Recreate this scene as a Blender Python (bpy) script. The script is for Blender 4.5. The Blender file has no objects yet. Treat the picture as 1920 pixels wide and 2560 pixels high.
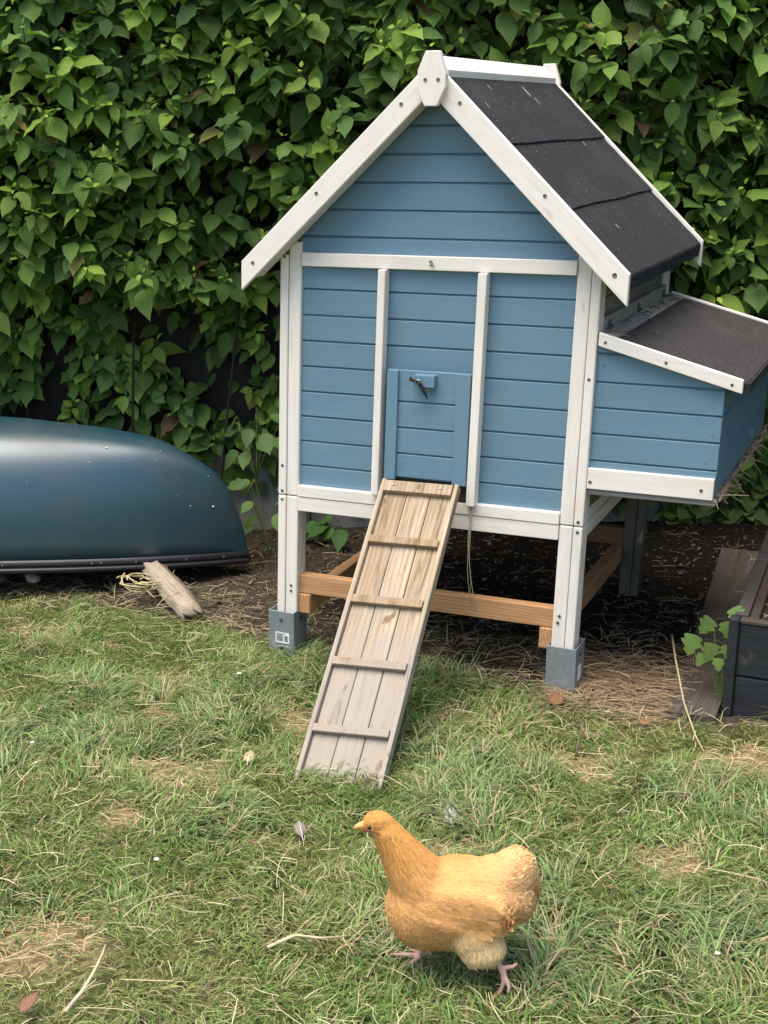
import bpy, bmesh, math, random
import numpy as np
from mathutils import Vector, Matrix
R = math.radians
random.seed(7)
C = bpy.context.scene.collection
scene = bpy.context.scene

# ------------------------------------------------------------ camera
cam = bpy.data.cameras.new('camera'); co = bpy.data.objects.new('camera', cam); C.objects.link(co)
co.location = (1.2957, -3.2716, 1.5371)
co.rotation_euler = (R(73.15757), R(-0.41993), R(23.30621))
cam.sensor_fit = 'AUTO'; cam.sensor_width = 36.0; cam.lens = 46.917
cam.clip_start = .05; cam.clip_end = 500
scene.camera = co
# ------------------------------------------------------------ light
SUN_EL, SUN_AZ = 75, 215      # azimuth clockwise from +Y of the place the sun stands
w = bpy.data.worlds.new("World"); scene.world = w; w.use_nodes = True
nt = w.node_tree; bg = nt.nodes['Background']; sky = nt.nodes.new('ShaderNodeTexSky')
sky.sky_type = 'NISHITA'; sky.sun_disc = False
sky.sun_elevation = R(SUN_EL); sky.sun_rotation = R(SUN_AZ)
sky.air_density = 1.0; sky.dust_density = 3.0; sky.ozone_density = 1.0
nt.links.new(sky.outputs[0], bg.inputs[0]); bg.inputs[1].default_value = .078
sl = bpy.data.lights.new('sun', 'SUN'); so = bpy.data.objects.new('sun', sl); C.objects.link(so)
sl.energy = 1.5; sl.angle = R(52); sl.color = (1, .93, .83)
az, el = R(SUN_AZ), R(SUN_EL)
sd = Vector((math.sin(az) * math.cos(el), math.cos(az) * math.cos(el), math.sin(el)))
so.rotation_euler = sd.to_track_quat('Z', 'Y').to_euler(); so.location = sd * 20
vs = scene.view_settings; vs.view_transform = 'Standard'; vs.look = 'None'; vs.gamma = 1; vs.use_curve_mapping = False
vs.exposure = 2.0

# ------------------------------------------------------------ helpers
def sstep(a, b, x):
    t = np.clip((x - a) / (b - a), 0, 1); return t * t * (3 - 2 * t)
_P = np.random.default_rng(3).random((256, 256))
def vnoise(x, y, f=1.0, o=0):
    x = np.asarray(x) * f + 37.3 + o * 11.7; y = np.asarray(y) * f + 91.1 + o * 5.3
    xi = np.floor(x).astype(int); yi = np.floor(y).astype(int); xf = x - xi; yf = y - yi
    u = xf * xf * (3 - 2 * xf); v = yf * yf * (3 - 2 * yf)
    g = lambda i, j: _P[i % 256, j % 256]
    return (g(xi, yi) * (1 - u) + g(xi + 1, yi) * u) * (1 - v) + (g(xi, yi + 1) * (1 - u) + g(xi + 1, yi + 1) * u) * v
def fbm(x, y, f, o=0):
    return .55 * vnoise(x, y, f, o) + .3 * vnoise(x, y, f * 2.1, o + 1) + .15 * vnoise(x, y, f * 4.3, o + 2)
def ground_h(x, y):
    x = np.asarray(x, float); y = np.asarray(y, float)
    near = np.exp(-((x) ** 2 + (y) ** 2) / 9.0)
    return near * (.035 * x * sstep(-1.0, -.2, y) + .02 * (fbm(x, y, 2.2, 5) - .5) + .012 * (vnoise(x, y, 9, 8) - .5))

def tag(o, label=None, cat=None, group=None, kind=None):
    if label: o['label'] = label
    if cat: o['category'] = cat
    if group: o['group'] = group
    if kind: o['kind'] = kind
    return o
def thing(name, label, cat, loc=(0, 0, 0), group=None):
    o = bpy.data.objects.new(name, None); C.objects.link(o); o.location = loc; o.empty_display_size = .1
    return tag(o, label, cat, group)
def wloc(o):
    v = Vector((0, 0, 0))
    while o: v = v + o.location; o = o.parent
    return v
def link_mesh(name, me, mat, parent=None, bevel=0, origin=None):
    """me holds world coordinates; the object is put under parent without moving"""
    o = bpy.data.objects.new(name, me); C.objects.link(o)
    if mat is not None and not me.materials: me.materials.append(mat)
    base = wloc(parent) if parent else Vector((0, 0, 0))
    org = Vector(origin) if origin is not None else base
    if org.length > 0: me.transform(Matrix.Translation(-org))
    o.location = org - base
    if parent: o.parent = parent
    if bevel:
        m = o.modifiers.new('bevel', 'BEVEL'); m.width = bevel; m.segments = 2; m.limit_method = 'ANGLE'; m.angle_limit = R(40)
    return o
K0 = .02; KY = .0142
def K(p):      # the coop stands a little racked
    return (p[0] + K0 * p[2], p[1] + KY * p[2], p[2] + K0 * p[0])
class MB:
    def __init__(s): s.v = []; s.f = []; s.sm = False
    def add(s, vs, fs):
        n = len(s.v); s.v += [tuple(q) for q in vs]; s.f += [tuple(i + n for i in f) for f in fs]; return s
    def box(s, a, b):
        x0, y0, z0 = a; x1, y1, z1 = b
        return s.add([(x0, y0, z0), (x1, y0, z0), (x1, y1, z0), (x0, y1, z0), (x0, y0, z1), (x1, y0, z1), (x1, y1, z1), (x0, y1, z1)],
                     [(0, 3, 2, 1), (4, 5, 6, 7), (0, 1, 5, 4), (1, 2, 6, 5), (2, 3, 7, 6), (3, 0, 4, 7)])
    def hexa(s, q):   # 8 points, bottom loop then top loop
        return s.add(q, [(0, 3, 2, 1), (4, 5, 6, 7), (0, 1, 5, 4), (1, 2, 6, 5), (2, 3, 7, 6), (3, 0, 4, 7)])
    def prism(s, poly, y0, y1):     # poly in (x, z), extruded along y
        n = len(poly); vs = [(x, y0, z) for x, z in poly] + [(x, y1, z) for x, z in poly]
        return s.add(vs, [tuple(range(n)), tuple(range(2 * n - 1, n - 1, -1))] + [(i, i + n, (i + 1) % n + n, (i + 1) % n) for i in range(n)])
    def tube(s, pts, rad, n=6, cap=True):
        pts = [Vector(p) for p in pts]; m = len(pts)
        rad = [rad] * m if isinstance(rad, (int, float)) else rad
        ref = Vector((.3, .2, .93)); vs = []
        for i, p in enumerate(pts):
            d = (pts[min(i + 1, m - 1)] - pts[max(i - 1, 0)]).normalized()
            a = d.cross(ref)
            if a.length < .05: a = d.cross(Vector((1, 0, 0)))
            a.normalize(); b = d.cross(a)
            for k in range(n):
                t = 2 * math.pi * k / n; vs.append(p + (a * math.cos(t) + b * math.sin(t)) * rad[i])
        fs = [(i * n + k, i * n + (k + 1) % n, (i + 1) * n + (k + 1) % n, (i + 1) * n + k) for i in range(m - 1) for k in range(n)]
        if cap: fs += [tuple(range(n - 1, -1, -1)), tuple(range((m - 1) * n, m * n))]
        return s.add(vs, fs)
    def build(s, name, mat, parent=None, bevel=0, coop=False, smooth=False, origin=None):
        me = bpy.data.meshes.new(name)
        me.from_pydata([K(q) for q in s.v] if coop else s.v, [], s.f)
        bm = bmesh.new(); bm.from_mesh(me); bmesh.ops.recalc_face_normals(bm, faces=bm.faces); bm.to_mesh(me); bm.free()
        if smooth: me.shade_smooth()
        return link_mesh(name, me, mat, parent, bevel, origin)
def fast_mesh(name, V, faces_by_n, cols=None, extra=None, smooth=True):
    """V (n,3); faces_by_n = list of int arrays (m,k)"""
    me = bpy.data.meshes.new(name); me.vertices.add(len(V)); me.vertices.foreach_set('co', np.ascontiguousarray(V, np.float32).ravel())
    nl = sum(a.size for a in faces_by_n); nf = sum(len(a) for a in faces_by_n)
    me.loops.add(nl); me.polygons.add(nf)
    me.loops.foreach_set('vertex_index', np.concatenate([a.ravel() for a in faces_by_n]).astype(np.int32))
    tot = np.concatenate([np.full(len(a), a.shape[1]) for a in faces_by_n]); st = np.concatenate([[0], np.cumsum(tot)[:-1]])
    me.polygons.foreach_set('loop_start', st.astype(np.int32))
    me.update(calc_edges=True)
    if cols is not None:
        ca = me.color_attributes.new('Col', 'FLOAT_COLOR', 'POINT')
        c4 = np.ones((len(V), 4), np.float32); c4[:, :3] = cols; ca.data.foreach_set('color', c4.ravel())
    if extra is not None:
        ea = me.attributes.new('lf', 'FLOAT_VECTOR', 'POINT'); ea.data.foreach_set('vector', np.ascontiguousarray(extra, np.float32).ravel())
    if smooth: me.polygons.foreach_set('use_smooth', np.ones(nf, bool))
    me.validate(); return me
def nrm(a): return a / np.maximum(np.linalg.norm(a, axis=-1, keepdims=True), 1e-9)

# ------------------------------------------------------------ materials
class NT:
    def __init__(s, name):
        s.m = bpy.data.materials.new(name); s.m.use_nodes = True; s.t = s.m.node_tree
        s.b = s.t.nodes['Principled BSDF']; s.out = s.t.nodes['Material Output']
    def n(s, typ, **kw):
        nd = s.t.nodes.new(typ)
        for k, v in kw.items():
            if k.startswith('i_'):
                key = k[2:]; nd.inputs[int(key) if key.isdigit() else key].default_value = v
            else: setattr(nd, k, v)
        return nd
    def l(s, a, b): s.t.links.new(a, b)
    def coord(s, scale=(1, 1, 1), rot=(0, 0, 0), kind='Object'):
        tc = s.n('ShaderNodeTexCoord'); mp = s.n('ShaderNodeMapping'); mp.inputs['Scale'].default_value = scale; mp.inputs['Rotation'].default_value = rot
        if any(rot): mp.vector_type = 'TEXTURE'; mp.inputs['Scale'].default_value = tuple(1 / q for q in scale)      # turn first, then stretch
        s.l(tc.outputs[kind], mp.inputs[0]); return mp.outputs[0]
    def noise(s, vec, scale, detail=4, rough=.6, dist=0):
        nd = s.n('ShaderNodeTexNoise'); nd.inputs['Scale'].default_value = scale; nd.inputs['Detail'].default_value = detail
        nd.inputs['Roughness'].default_value = rough; nd.inputs['Distortion'].default_value = dist
        if vec is not None: s.l(vec, nd.inputs['Vector'])
        return nd.outputs['Fac']
    def ramp(s, fac, stops):
        r = s.n('ShaderNodeValToRGB'); e = r.color_ramp.elements
        while len(e) > 1: e.remove(e[-1])
        for i, (p, c) in enumerate(stops):
            q = e[0] if i == 0 else e.new(p)
            q.position = p; q.color = (*c, 1) if not isinstance(c, float) else (c, c, c, 1)
        s.l(fac, r.inputs[0]); return r.outputs[0]
    def mix(s, fac, a, b, mode='MIX'):
        m = s.n('ShaderNodeMix', data_type='RGBA', blend_type=mode)
        for sock, v in ((m.inputs[0], fac), (m.inputs[6], a), (m.inputs[7], b)):
            if isinstance(v, (int, float)): sock.default_value = v
            elif isinstance(v, tuple): sock.default_value = (*v, 1)
            else: s.l(v, sock)
        return m.outputs[2]
    def bump(s, h, strength=.3, dist=.002, prev=None):
        b = s.n('ShaderNodeBump'); b.inputs['Strength'].default_value = strength; b.inputs['Distance'].default_value = dist
        s.l(h, b.inputs['Height'])
        if prev: s.l(prev, b.inputs['Normal'])
        return b.outputs[0]
    def fin(s, col=None, rough=.6, normal=None, spec=.4, metal=0):
        if col is not None:
            if isinstance(col, tuple): s.b.inputs['Base Color'].default_value = (*col, 1)
            else: s.l(col, s.b.inputs['Base Color'])
        if isinstance(rough, (int, float)): s.b.inputs['Roughness'].default_value = rough
        else: s.l(rough, s.b.inputs['Roughness'])
        if normal: s.l(normal, s.b.inputs['Normal'])
        s.b.inputs['Specular IOR Level'].default_value = spec; s.b.inputs['Metallic'].default_value = metal
        return s.m
def axis_scale(ax, a, c): return tuple(a if k == ax else c for k in 'xyz')
def white_wood(ax, base=(.73, .67, .59), dirt=.22):
    t = NT('white_wood_' + ax)
    g = t.noise(t.coord(axis_scale(ax, 3, 60)), 1.6, 5, .65, .4)
    b = t.noise(t.coord(axis_scale(ax, 2.5, 9)), 1.3, 4, .6, .3)
    k = t.noise(t.coord(axis_scale(ax, 7, 16)), 1.1, 2, .5, .2)
    col = t.ramp(g, [(.25, tuple(q * .86 for q in base)), (.5, base), (.8, tuple(min(1, q * 1.05) for q in base))])
    col = t.mix(t.ramp(b, [(.52, 0.0), (.78, dirt * 2.2)]), col, (.52, .45, .35))
    col = t.mix(t.ramp(k, [(.70, 0.0), (.76, .45)]), col, (.50, .34, .17))
    return t.fin(col, t.ramp(g, [(.3, .5), (.7, .65)]), t.bump(g, .25, .0012), .35)
def blue_paint(name='blue_paint', base=(.122, .212, .274), ax='x'):
    t = NT(name)
    tcz = t.n('ShaderNodeTexCoord'); spz = t.n('ShaderNodeSeparateXYZ'); t.l(tcz.outputs['Object'], spz.inputs[0])
    mz = t.n('ShaderNodeMath', operation='MULTIPLY_ADD'); t.l(spz.outputs['Z'], mz.inputs[0]); mz.inputs[1].default_value = 1 / .0713; mz.inputs[2].default_value = .05
    fz = t.n('ShaderNodeMath', operation='FLOOR'); t.l(mz.outputs[0], fz.inputs[0]); wz = t.n('ShaderNodeTexWhiteNoise', noise_dimensions='1D'); t.l(fz.outputs[0], wz.inputs['W'])
    g = t.noise(t.coord(axis_scale(ax, 3, 70)), 1.5, 5, .65, .3)
    b = t.noise(t.coord(), 5, 4, .6)
    col = t.mix(t.ramp(b, [(.35, 0.0), (.75, .5)]), base, tuple(q * 1.13 for q in base))
    col = t.mix(t.ramp(t.noise(t.coord(axis_scale(ax, 8, 22)), 1.4, 3), [(.6, 0.0), (.78, .4)]), col, (.19, .27, .31)); col = t.mix(t.ramp(g, [(.2, .22), (.5, 0.0)]), col, (.07, .14, .19)); col = t.mix(t.ramp(wz.outputs['Value'], [(0, .16), (1, 0.0)]), col, (.08, .15, .20))
    return t.fin(col, t.ramp(g, [(.3, .42), (.7, .58)]), t.bump(g, .35, .0012), .4)
def raw_wood(name, c0, c1, c2, ax=None, rough=.75, grey=None, uvw=None):
    t = NT(name)
    sc = axis_scale(ax, 2.2, 26) if ax else (26, 2.2, 26)
    g = t.noise(t.coord(sc), 1.7, 6, .68, .8)
    wv = t.n('ShaderNodeTexWave', wave_type='BANDS', bands_direction='X' if ax != 'x' else 'Z'); wv.inputs['Scale'].default_value = 1.3
    wv.inputs['Distortion'].default_value = 5; wv.inputs['Detail'].default_value = 3; wv.inputs['Detail Scale'].default_value = 1.2
    t.l(t.coord(sc), wv.inputs[0])
    col = t.ramp(g, [(.25, c0), (.5, c1), (.75, c2)])
    col = t.mix(t.ramp(wv.outputs['Fac'], [(.55, 0.0), (1, .42)]), col, tuple(q * .55 for q in c0))
    if grey:
        b = t.noise(t.coord(), 7, 4, .6, .3)
        col = t.mix(t.ramp(b, [(.38, 0.0), (.62, .8)]), col, grey)
    return t.fin(col, rough, t.bump(g, .4, .0015), .25)
def flat(name, col, rough=.6, metal=0, spec=.4, nz=0, nscale=20, col2=None, bump=0):
    t = NT(name)
    if nz or bump:
        f = t.noise(t.coord(), nscale, 5, .6)
        c = t.mix(t.ramp(f, [(.3, 0.0), (.7, 1.0)]), col, col2 or tuple(q * (1 - nz) for q in col))
        return t.fin(c, rough, t.bump(f, bump, .003) if bump else None, spec, metal)
    return t.fin(col, rough, None, spec, metal)
M = {}
for a in 'xyz': M['w' + a] = white_wood(a)
M['blue'] = blue_paint(); M['bluey'] = blue_paint('blue_paint_side', ax='y'); M['bluez'] = blue_paint('blue_paint_upright', ax='z')
M['under'] = white_wood('y', (.62, .57, .50), .3)
M['greyw'] = raw_wood('weathered_grey_wood', (.12, .11, .10), (.2, .185, .165), (.3, .28, .25), 'y')
M['larch'] = raw_wood('orange_softwood', (.36, .19, .085), (.46, .25, .115), (.55, .32, .16), 'x')
M['larchy'] = raw_wood('orange_softwood_side', (.36, .19, .085), (.46, .25, .115), (.55, .32, .16), 'y')
M['screw'] = flat('screw_steel', (.16, .15, .14), .45, .8)
def felt_mat(name, base, dust=(.2, .18, .16)):
    t = NT(name)
    f = t.noise(t.coord(), 190, 4, .8); b = t.noise(t.coord(), 5, 5, .6, .4); s = t.noise(t.coord(), 130, 2, .5)
    col = t.ramp(f, [(.36, tuple(q * .4 for q in base)), (.52, base), (.68, tuple(q * 2.6 for q in base))])
    col = t.mix(t.ramp(b, [(.5, 0.0), (.8, .18)]), col, tuple(q * .6 for q in dust))
    col = t.mix(t.ramp(s, [(.72, 0.0), (.77, .6)]), col, dust)
    return t.fin(col, .92, t.bump(f, .8, .002), .2)
M['felt'] = felt_mat('roof_felt', (.026, .026, .028)); M['felt2'] = felt_mat('dusty_roof_felt', (.032, .030, .030), (.22, .19, .16))
def galv():
    t = NT('galvanised_steel')
    v = t.n('ShaderNodeTexVoronoi'); v.inputs['Scale'].default_value = 170; t.l(t.coord(), v.inputs['Vector'])
    col = t.mix(t.ramp(v.outputs['Color'], [(.2, 0.0), (.8, 1.0)]), (.25, .285, .30), (.29, .325, .34))
    b = t.noise(t.coord(), 30, 4)
    col = t.mix(t.ramp(b, [(.5, 0.0), (.75, .5)]), col, (.45, .46, .44))
    return t.fin(col, .5, None, .5, .55)
M['galv'] = galv()
M['sticker'] = flat('paper_sticker', (.75, .75, .74), .5); M['ink'] = flat('black_ink', (.05, .05, .055), .6)
M['hole'] = flat('dark_hole', (.008, .008, .008), .9)
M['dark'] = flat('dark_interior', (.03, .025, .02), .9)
M['hinge'] = flat('rusty_hinge', (.10, .085, .07), .6, .5)
M['tie'] = flat('black_cable_tie', (.012, .012, .014), .35)
M['wire'] = flat('steel_wire', (.4, .4, .4), .35, .9)

# ------------------------------------------------------------ ground
def soil_mask(x, y):
    b = .10 - .13 * sstep(-.75, -.3, x) - .06 * sstep(.2, .6, x)
    edge = b + .16 * (fbm(x, y, 3.1, 20) - .5)
    m = sstep(edge - .05, edge + .07, y)
    return m
PATCH = [(-1.154, -.117, .13, .07), (-.295, -.793, .12, .07), (.896, -.744, .13, .07), (-.22, -1.5, .13, .11), (-.62, -.32, .1, .05), (-.5, -.56, .1, .06),
         (.25, -.25, .12, .08), (-.13, -.42, .1, .08), (1.2, -.55, .14, .1), (.42, -.86, .1, .05), (.62, -.42, .1, .05), (-.3, -1.05, .06, .04), (-.93, -.17, .06, .04),
         (.95, -.25, .1, .08), (.05, -1.0, .1, .05)]
def dry_mask(x, y):
    m = np.zeros_like(np.asarray(x, float))
    for px, py, a, b in PATCH:
        d = np.sqrt(((x - px) / a) ** 2 + ((y - py) / b) ** 2) + 2.2 * (fbm(x, y, 11, 30) - .5)
        m = np.maximum(m, .72 * (1 - sstep(.2, 1.35, d)))
    return m
def axis_coords(lo, hi, step, far, growth=1.35):
    a = list(np.arange(lo, hi + step / 2, step)); s = step
    v = hi
    while v < far: s *= growth; v += s; a.append(v)
    s = step; v = lo
    while v > -far: s *= growth; v -= s; a.insert(0, v)
    return np.array(a)
gx = axis_coords(-2.6, 2.6, .022, 40); gy = axis_coords(-2.2, 2.3, .022, 40)
X, Y = np.meshgrid(gx, gy); Xf, Yf = X.ravel(), Y.ravel()
Z = ground_h(Xf, Yf); sm = soil_mask(Xf, Yf); dm = dry_mask(Xf, Yf)
Z = Z + sm * .016 * (fbm(Xf, Yf, 18, 40) - .5) - (1 - sm) * .004
nx_, ny_ = len(gx), len(gy)
idx = np.arange(nx_ * ny_).reshape(ny_, nx_)
F = np.stack([idx[:-1, :-1], idx[:-1, 1:], idx[1:, 1:], idx[1:, :-1]], -1).reshape(-1, 4)
cols = np.stack([sm, dm, sstep(.12, .50, Yf + .25 * (fbm(Xf, Yf, 4, 44) - .5)) * sstep(-.75, -.4, Xf)], -1)  # third channel: shade under and behind the coop, painted into the soil
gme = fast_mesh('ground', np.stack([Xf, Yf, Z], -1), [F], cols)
t = NT('earth_and_thatch')
at = t.n('ShaderNodeVertexColor'); at.layer_name = 'Col'; sep = t.n('ShaderNodeSeparateColor'); t.l(at.outputs[0], sep.inputs[0])
n1 = t.noise(t.coord(), 60, 6, .7); n2 = t.noise(t.coord(), 9, 5, .6)
thatch = t.ramp(n1, [(.3, (.03, .04, .014)), (.5, (.075, .085, .03)), (.72, (.19, .165, .075))])
soil = t.ramp(n1, [(.3, (.02, .015, .011)), (.55, (.062, .048, .034)), (.75, (.14, .108, .076))])
dry = t.ramp(n1, [(.3, (.18, .115, .06)), (.55, (.33, .22, .125)), (.75, (.48, .36, .2))])
soil = t.mix(sep.outputs[2], soil, t.mix(1.0, soil, (.25, .25, .27), 'MULTIPLY')); col = t.mix(sep.outputs[0], thatch, soil); col = t.mix(sep.outputs[1], col, dry)  # soil colour darkened by the painted shade channel
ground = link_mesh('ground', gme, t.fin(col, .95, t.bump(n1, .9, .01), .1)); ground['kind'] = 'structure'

# ------------------------------------------------------------ chicken coop
W = .45; PW = .0634; i_ = W - PW; D = .86
coop = thing('chicken_coop', 'blue and white wooden chicken coop on legs with black felt roof', 'chicken coop', (0, .43, 0))
SCREW = None
def screw(parent, p, r=.0042, normal=(0, -1, 0), coopk=True):
    global SCREW
    if SCREW is None:
        mb = MB(); n = 10
        ring = lambda rr, y: [(rr * math.cos(2 * math.pi * k / n), y, rr * math.sin(2 * math.pi * k / n)) for k in range(n)]
        mb.add(ring(1, 0) + ring(1, -.25) + ring(.35, -.12), [(k, (k + 1) % n, n + (k + 1) % n, n + k) for k in range(n)] +
               [(n + k, n + (k + 1) % n, 2 * n + (k + 1) % n, 2 * n + k) for k in range(n)] + [tuple(range(2 * n, 3 * n))])
        me = bpy.data.meshes.new('screw'); me.from_pydata(mb.v, [], mb.f); me.materials.append(M['screw']); SCREW = me
    o = bpy.data.objects.new('screw', SCREW); C.objects.link(o); o.parent = parent
    q = Vector(K(p) if coopk else p); o.location = q - wloc(parent); o.scale = (r, r, r)
    o.rotation_euler = Vector(normal).to_track_quat('-Y', 'Z').to_euler(); return o
def plank_wall(rows_z, hw, y0, thick, axis='x', off=0.0, mirror=1):
    """tongue-and-groove cladding: rows of a strip with a V groove at each seam. hw(z) -> (lo, hi) along the wall"""
    zs = []
    for k in range(len(rows_z) - 1):
        a, b = rows_z[k], rows_z[k + 1]
        zs += [(a, .0075), (a + .0022, .0075), (a + .0052, 0.0), (b - .0022, 0.0), (b - .0006, .0026)]
    zs.append((rows_z[-1], .0026))
    rng = random.Random(int(abs(y0) * 1000 + rows_z[0] * 977)); nx = 6; V = []; Fc = []
    prev = None
    for z, d in zs:
        lo, hi = hw(z)
        row = []
        for k in range(nx + 1):
            x = lo + (hi - lo) * k / nx; dd = d + rng.uniform(-.0003, .0003)
            V.append((x, y0 + mirror * dd, z) if axis == 'x' else (y0 + mirror * dd, x, z)); row.append(len(V) - 1)
        if prev: Fc += [(prev[k], prev[k + 1], row[k + 1], row[k]) for k in range(nx)]
        prev = row
    # back skin
    prev = None
    for z in rows_z:
        lo, hi = hw(z)
        for x in (lo, hi): V.append((x, y0 + mirror * thick, z) if axis == 'x' else (y0 + mirror * thick, x, z))
        r = (len(V) - 2, len(V) - 1)
        if prev: Fc.append((prev[0], r[0], r[1], prev[1]))
        prev = r
    mb = MB(); mb.v = V; mb.f = Fc; return mb
AP = 1.652; SL = (1.652 - 1.1459) / .5337
roofz = lambda x: AP - SL * abs(x)                 # upper edge of the barge boards
YF = -.0504
# corner posts (front ones show two boards and a seam; the stand's legs below carry on in line)
LEGB = (.06, .065)
def post(sx, yf, depth, sgn, lm='wz'):
    o_ = sx * W; inn = sx * i_
    seam = sx * (W - .026)
    ztop = roofz(W) - .085
    mb = MB()
    a, b = sorted((o_, seam + sx * .0008)); c, d = sorted((seam - sx * .0008, inn))
    ya, yb = (yf, yf + sgn * depth)
    y0, y1 = sorted((ya, yb)); y2, y3 = sorted((ya + sgn * .0015, yb))
    mb.box((a, y0, .4785), (b, y1, ztop + .02)); mb.box((c, y2, .4785), (d, y3, ztop + .055))
    p = mb.build('corner_post', M['wz'], coop, .0035, True)
    lg = MB(); zb = .05 if sgn > 0 else -.04
    lg.box((a, y0, zb), (b, y1, .4765)); lg.box((c, y2, zb), (d, y3, .4765))
    l = lg.build('leg', M[lm], coop, .0035, True)
    return p, l
pl, ll = post(-1, 0, .058, 1); pr, lr = post(1, 0, .058, 1)
M['shaded_leg'] = white_wood('z', (.095, .09, .07), .3); pbl, lbl = post(-1, D, .058, -1, 'shaded_leg'); pbr, lbr = post(1, D, .058, -1, 'shaded_leg')  # rear legs: shade below the coop painted in as a darker base
for par, p in ((pl, (-.437, 0, 1.155)), (pl, (-.437, 0, .565)), (ll, (-.437, 0, .464)), (pl, (-.437, 0, .49)), (pr, (.437, 0, .87)), (pr, (.437, 0, .49)), (lr, (.437, 0, .462)),
               (ll, (-.405, 0, .205)), (ll, (-.405, 0, .188)), (lr, (.405, 0.0, .222)), (lr, (.402, 0.0, .203))):
    screw(par, p, .0045 if par is not ll else .004)
# front wall
rows = [.513 - .017] + [.567 + .0713 * k for k in range(0, 15)]
rows = [z for z in rows if z < 1.52]
def fw_(z):
    h = i_ + .004 if z < 1.17 else max(.004, min(i_ + .004, (AP - .05 - z) / SL))
    return (-h, h)
plank_wall(rows + [1.59], fw_, .012, .012).build('front_wall', M['blue'], coop, 0, True)
def board(a, b, name, mat, bevel=.002, parent=None):
    return MB().box(a, b).build(name, mat, parent or coop, bevel, True)
bt = board((-i_ + .004, -.006, 1.1316), (i_ - .0005, .011, 1.1677), 'cross_batten', M['wx'])
# hook staple on the batten
hk = MB(); hk.tube([(-.008, -.006, 1.153), (-.004, -.016, 1.160), (0, -.018, 1.158), (.002, -.012, 1.150), (-.003, -.016, 1.145), (.004, -.008, 1.144)], .0022, 6)
hk.build('hook', M['wire'], bt, 0, True, True)
for x0, x1, zb in ((-.1485, -.1270, .512), (.1315, .1560, .508)):
    st = MB(); st.hexa([(x0 - .002, -.022, zb), (x1 - .002, -.022, zb), (x1 - .002, .011, zb), (x0 - .002, .011, zb), (x0, -.022, 1.131), (x1, -.022, 1.131), (x1, .0105, 1.131), (x0, .0105, 1.131)])
    st.build('door_runner', M['wz'], coop, .0025, True)
board((-i_ + .001, -.004, .4785), (i_ - .001, .03, .511), 'bottom_rail', M['wx'])
board((-i_ + .001, -.002, .4355), (i_ - .001, .03, .4768), 'stand_rail', M['wx'])
# pop-hole (dark panel painted as the shaded opening) and sliding door
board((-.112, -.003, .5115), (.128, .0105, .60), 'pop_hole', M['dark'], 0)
dz0, dz1 = .566, .867
dr = plank_wall([dz0, .634, .706, .778, dz1], lambda z: (-.110, .124), -.012, .012).build('sliding_door', M['blue'], coop, 0, True)
for x0, x1 in ((-.1125, -.080), (.086, .1262)):
    board((x0, -.021, dz0 - .004), (x1, -.0085, dz1 - .001), 'door_stile', M['bluez'], .0015, dr)
hb = board((-.029, -.034, .827), (.029, -.010, .859), 'door_handle', M['blue'], .0015, dr)
tie = MB(); tie.tube([(-.039, -.037, .853), (-.03, -.041, .846), (-.024, -.043, .849), (-.016, -.042, .842), (-.008, -.040, .836), (.0, -.040, .826), (.006, -.040, .812), (.009, -.036, .806), (.010, -.034, .797)], [.0024, .004, .0035, .0045, .004, .0045, .004, .003, .002], 8)
tie.tube([(-.04, -.038, .846), (-.028, -.042, .843), (-.018, -.044, .847), (-.012, -.044, .84), (-.004, -.043, .83)], .0026, 6)
tie.build('cable_tie', M['tie'], dr, 0, True, True)
wr = MB(); wr.tube([(-.02, -.045, .843), (-.014, -.047, .849), (-.006, -.046, .849), (-.004, -.044, .843), (-.012, -.046, .841)], .0022, 6); wr.build('ring', M['wire'], dr, 0, True, True)
# side and back walls
zr = [.513 - .017] + [.567 + .0713 * k for k in range(0, 9)]
plank_wall(zr, lambda z: (.057, D - .057), -W + .012, .012, 'y').build('side_wall', M['bluey'], coop, 0, True)
plank_wall(zr, lambda z: (.057, D - .057), W - .012, .012, 'y', 0, -1).build('side_wall', M['greyw'], coop, 0, True)
plank_wall(rows + [1.59], fw_, D - .012, .012, 'x', 0, -1).build('back_wall', M['blue'], coop, 0, True)
for sx in (-1, 1):
    for z0, z1, nm, o in ((.4785, .511, 'bottom_rail', .004), (.4355, .4768, 'stand_rail', .002)):
        a, b = sorted((sx * (W - o), sx * (W - .034))); board((a, .0585, z0), (b, D - .0585, z1), nm, M['wy'])
for z0, z1, nm in ((.4785, .511, 'bottom_rail'), (.4355, .4768, 'stand_rail')):
    board((-i_ + .001, D - .03, z0), (i_ - .001, D - .002, z1), nm, M['wx'])
board((-i_ + .002, .031, .486), (i_ - .002, D - .031, .500), 'floor', M['greyw'], 0)
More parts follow.
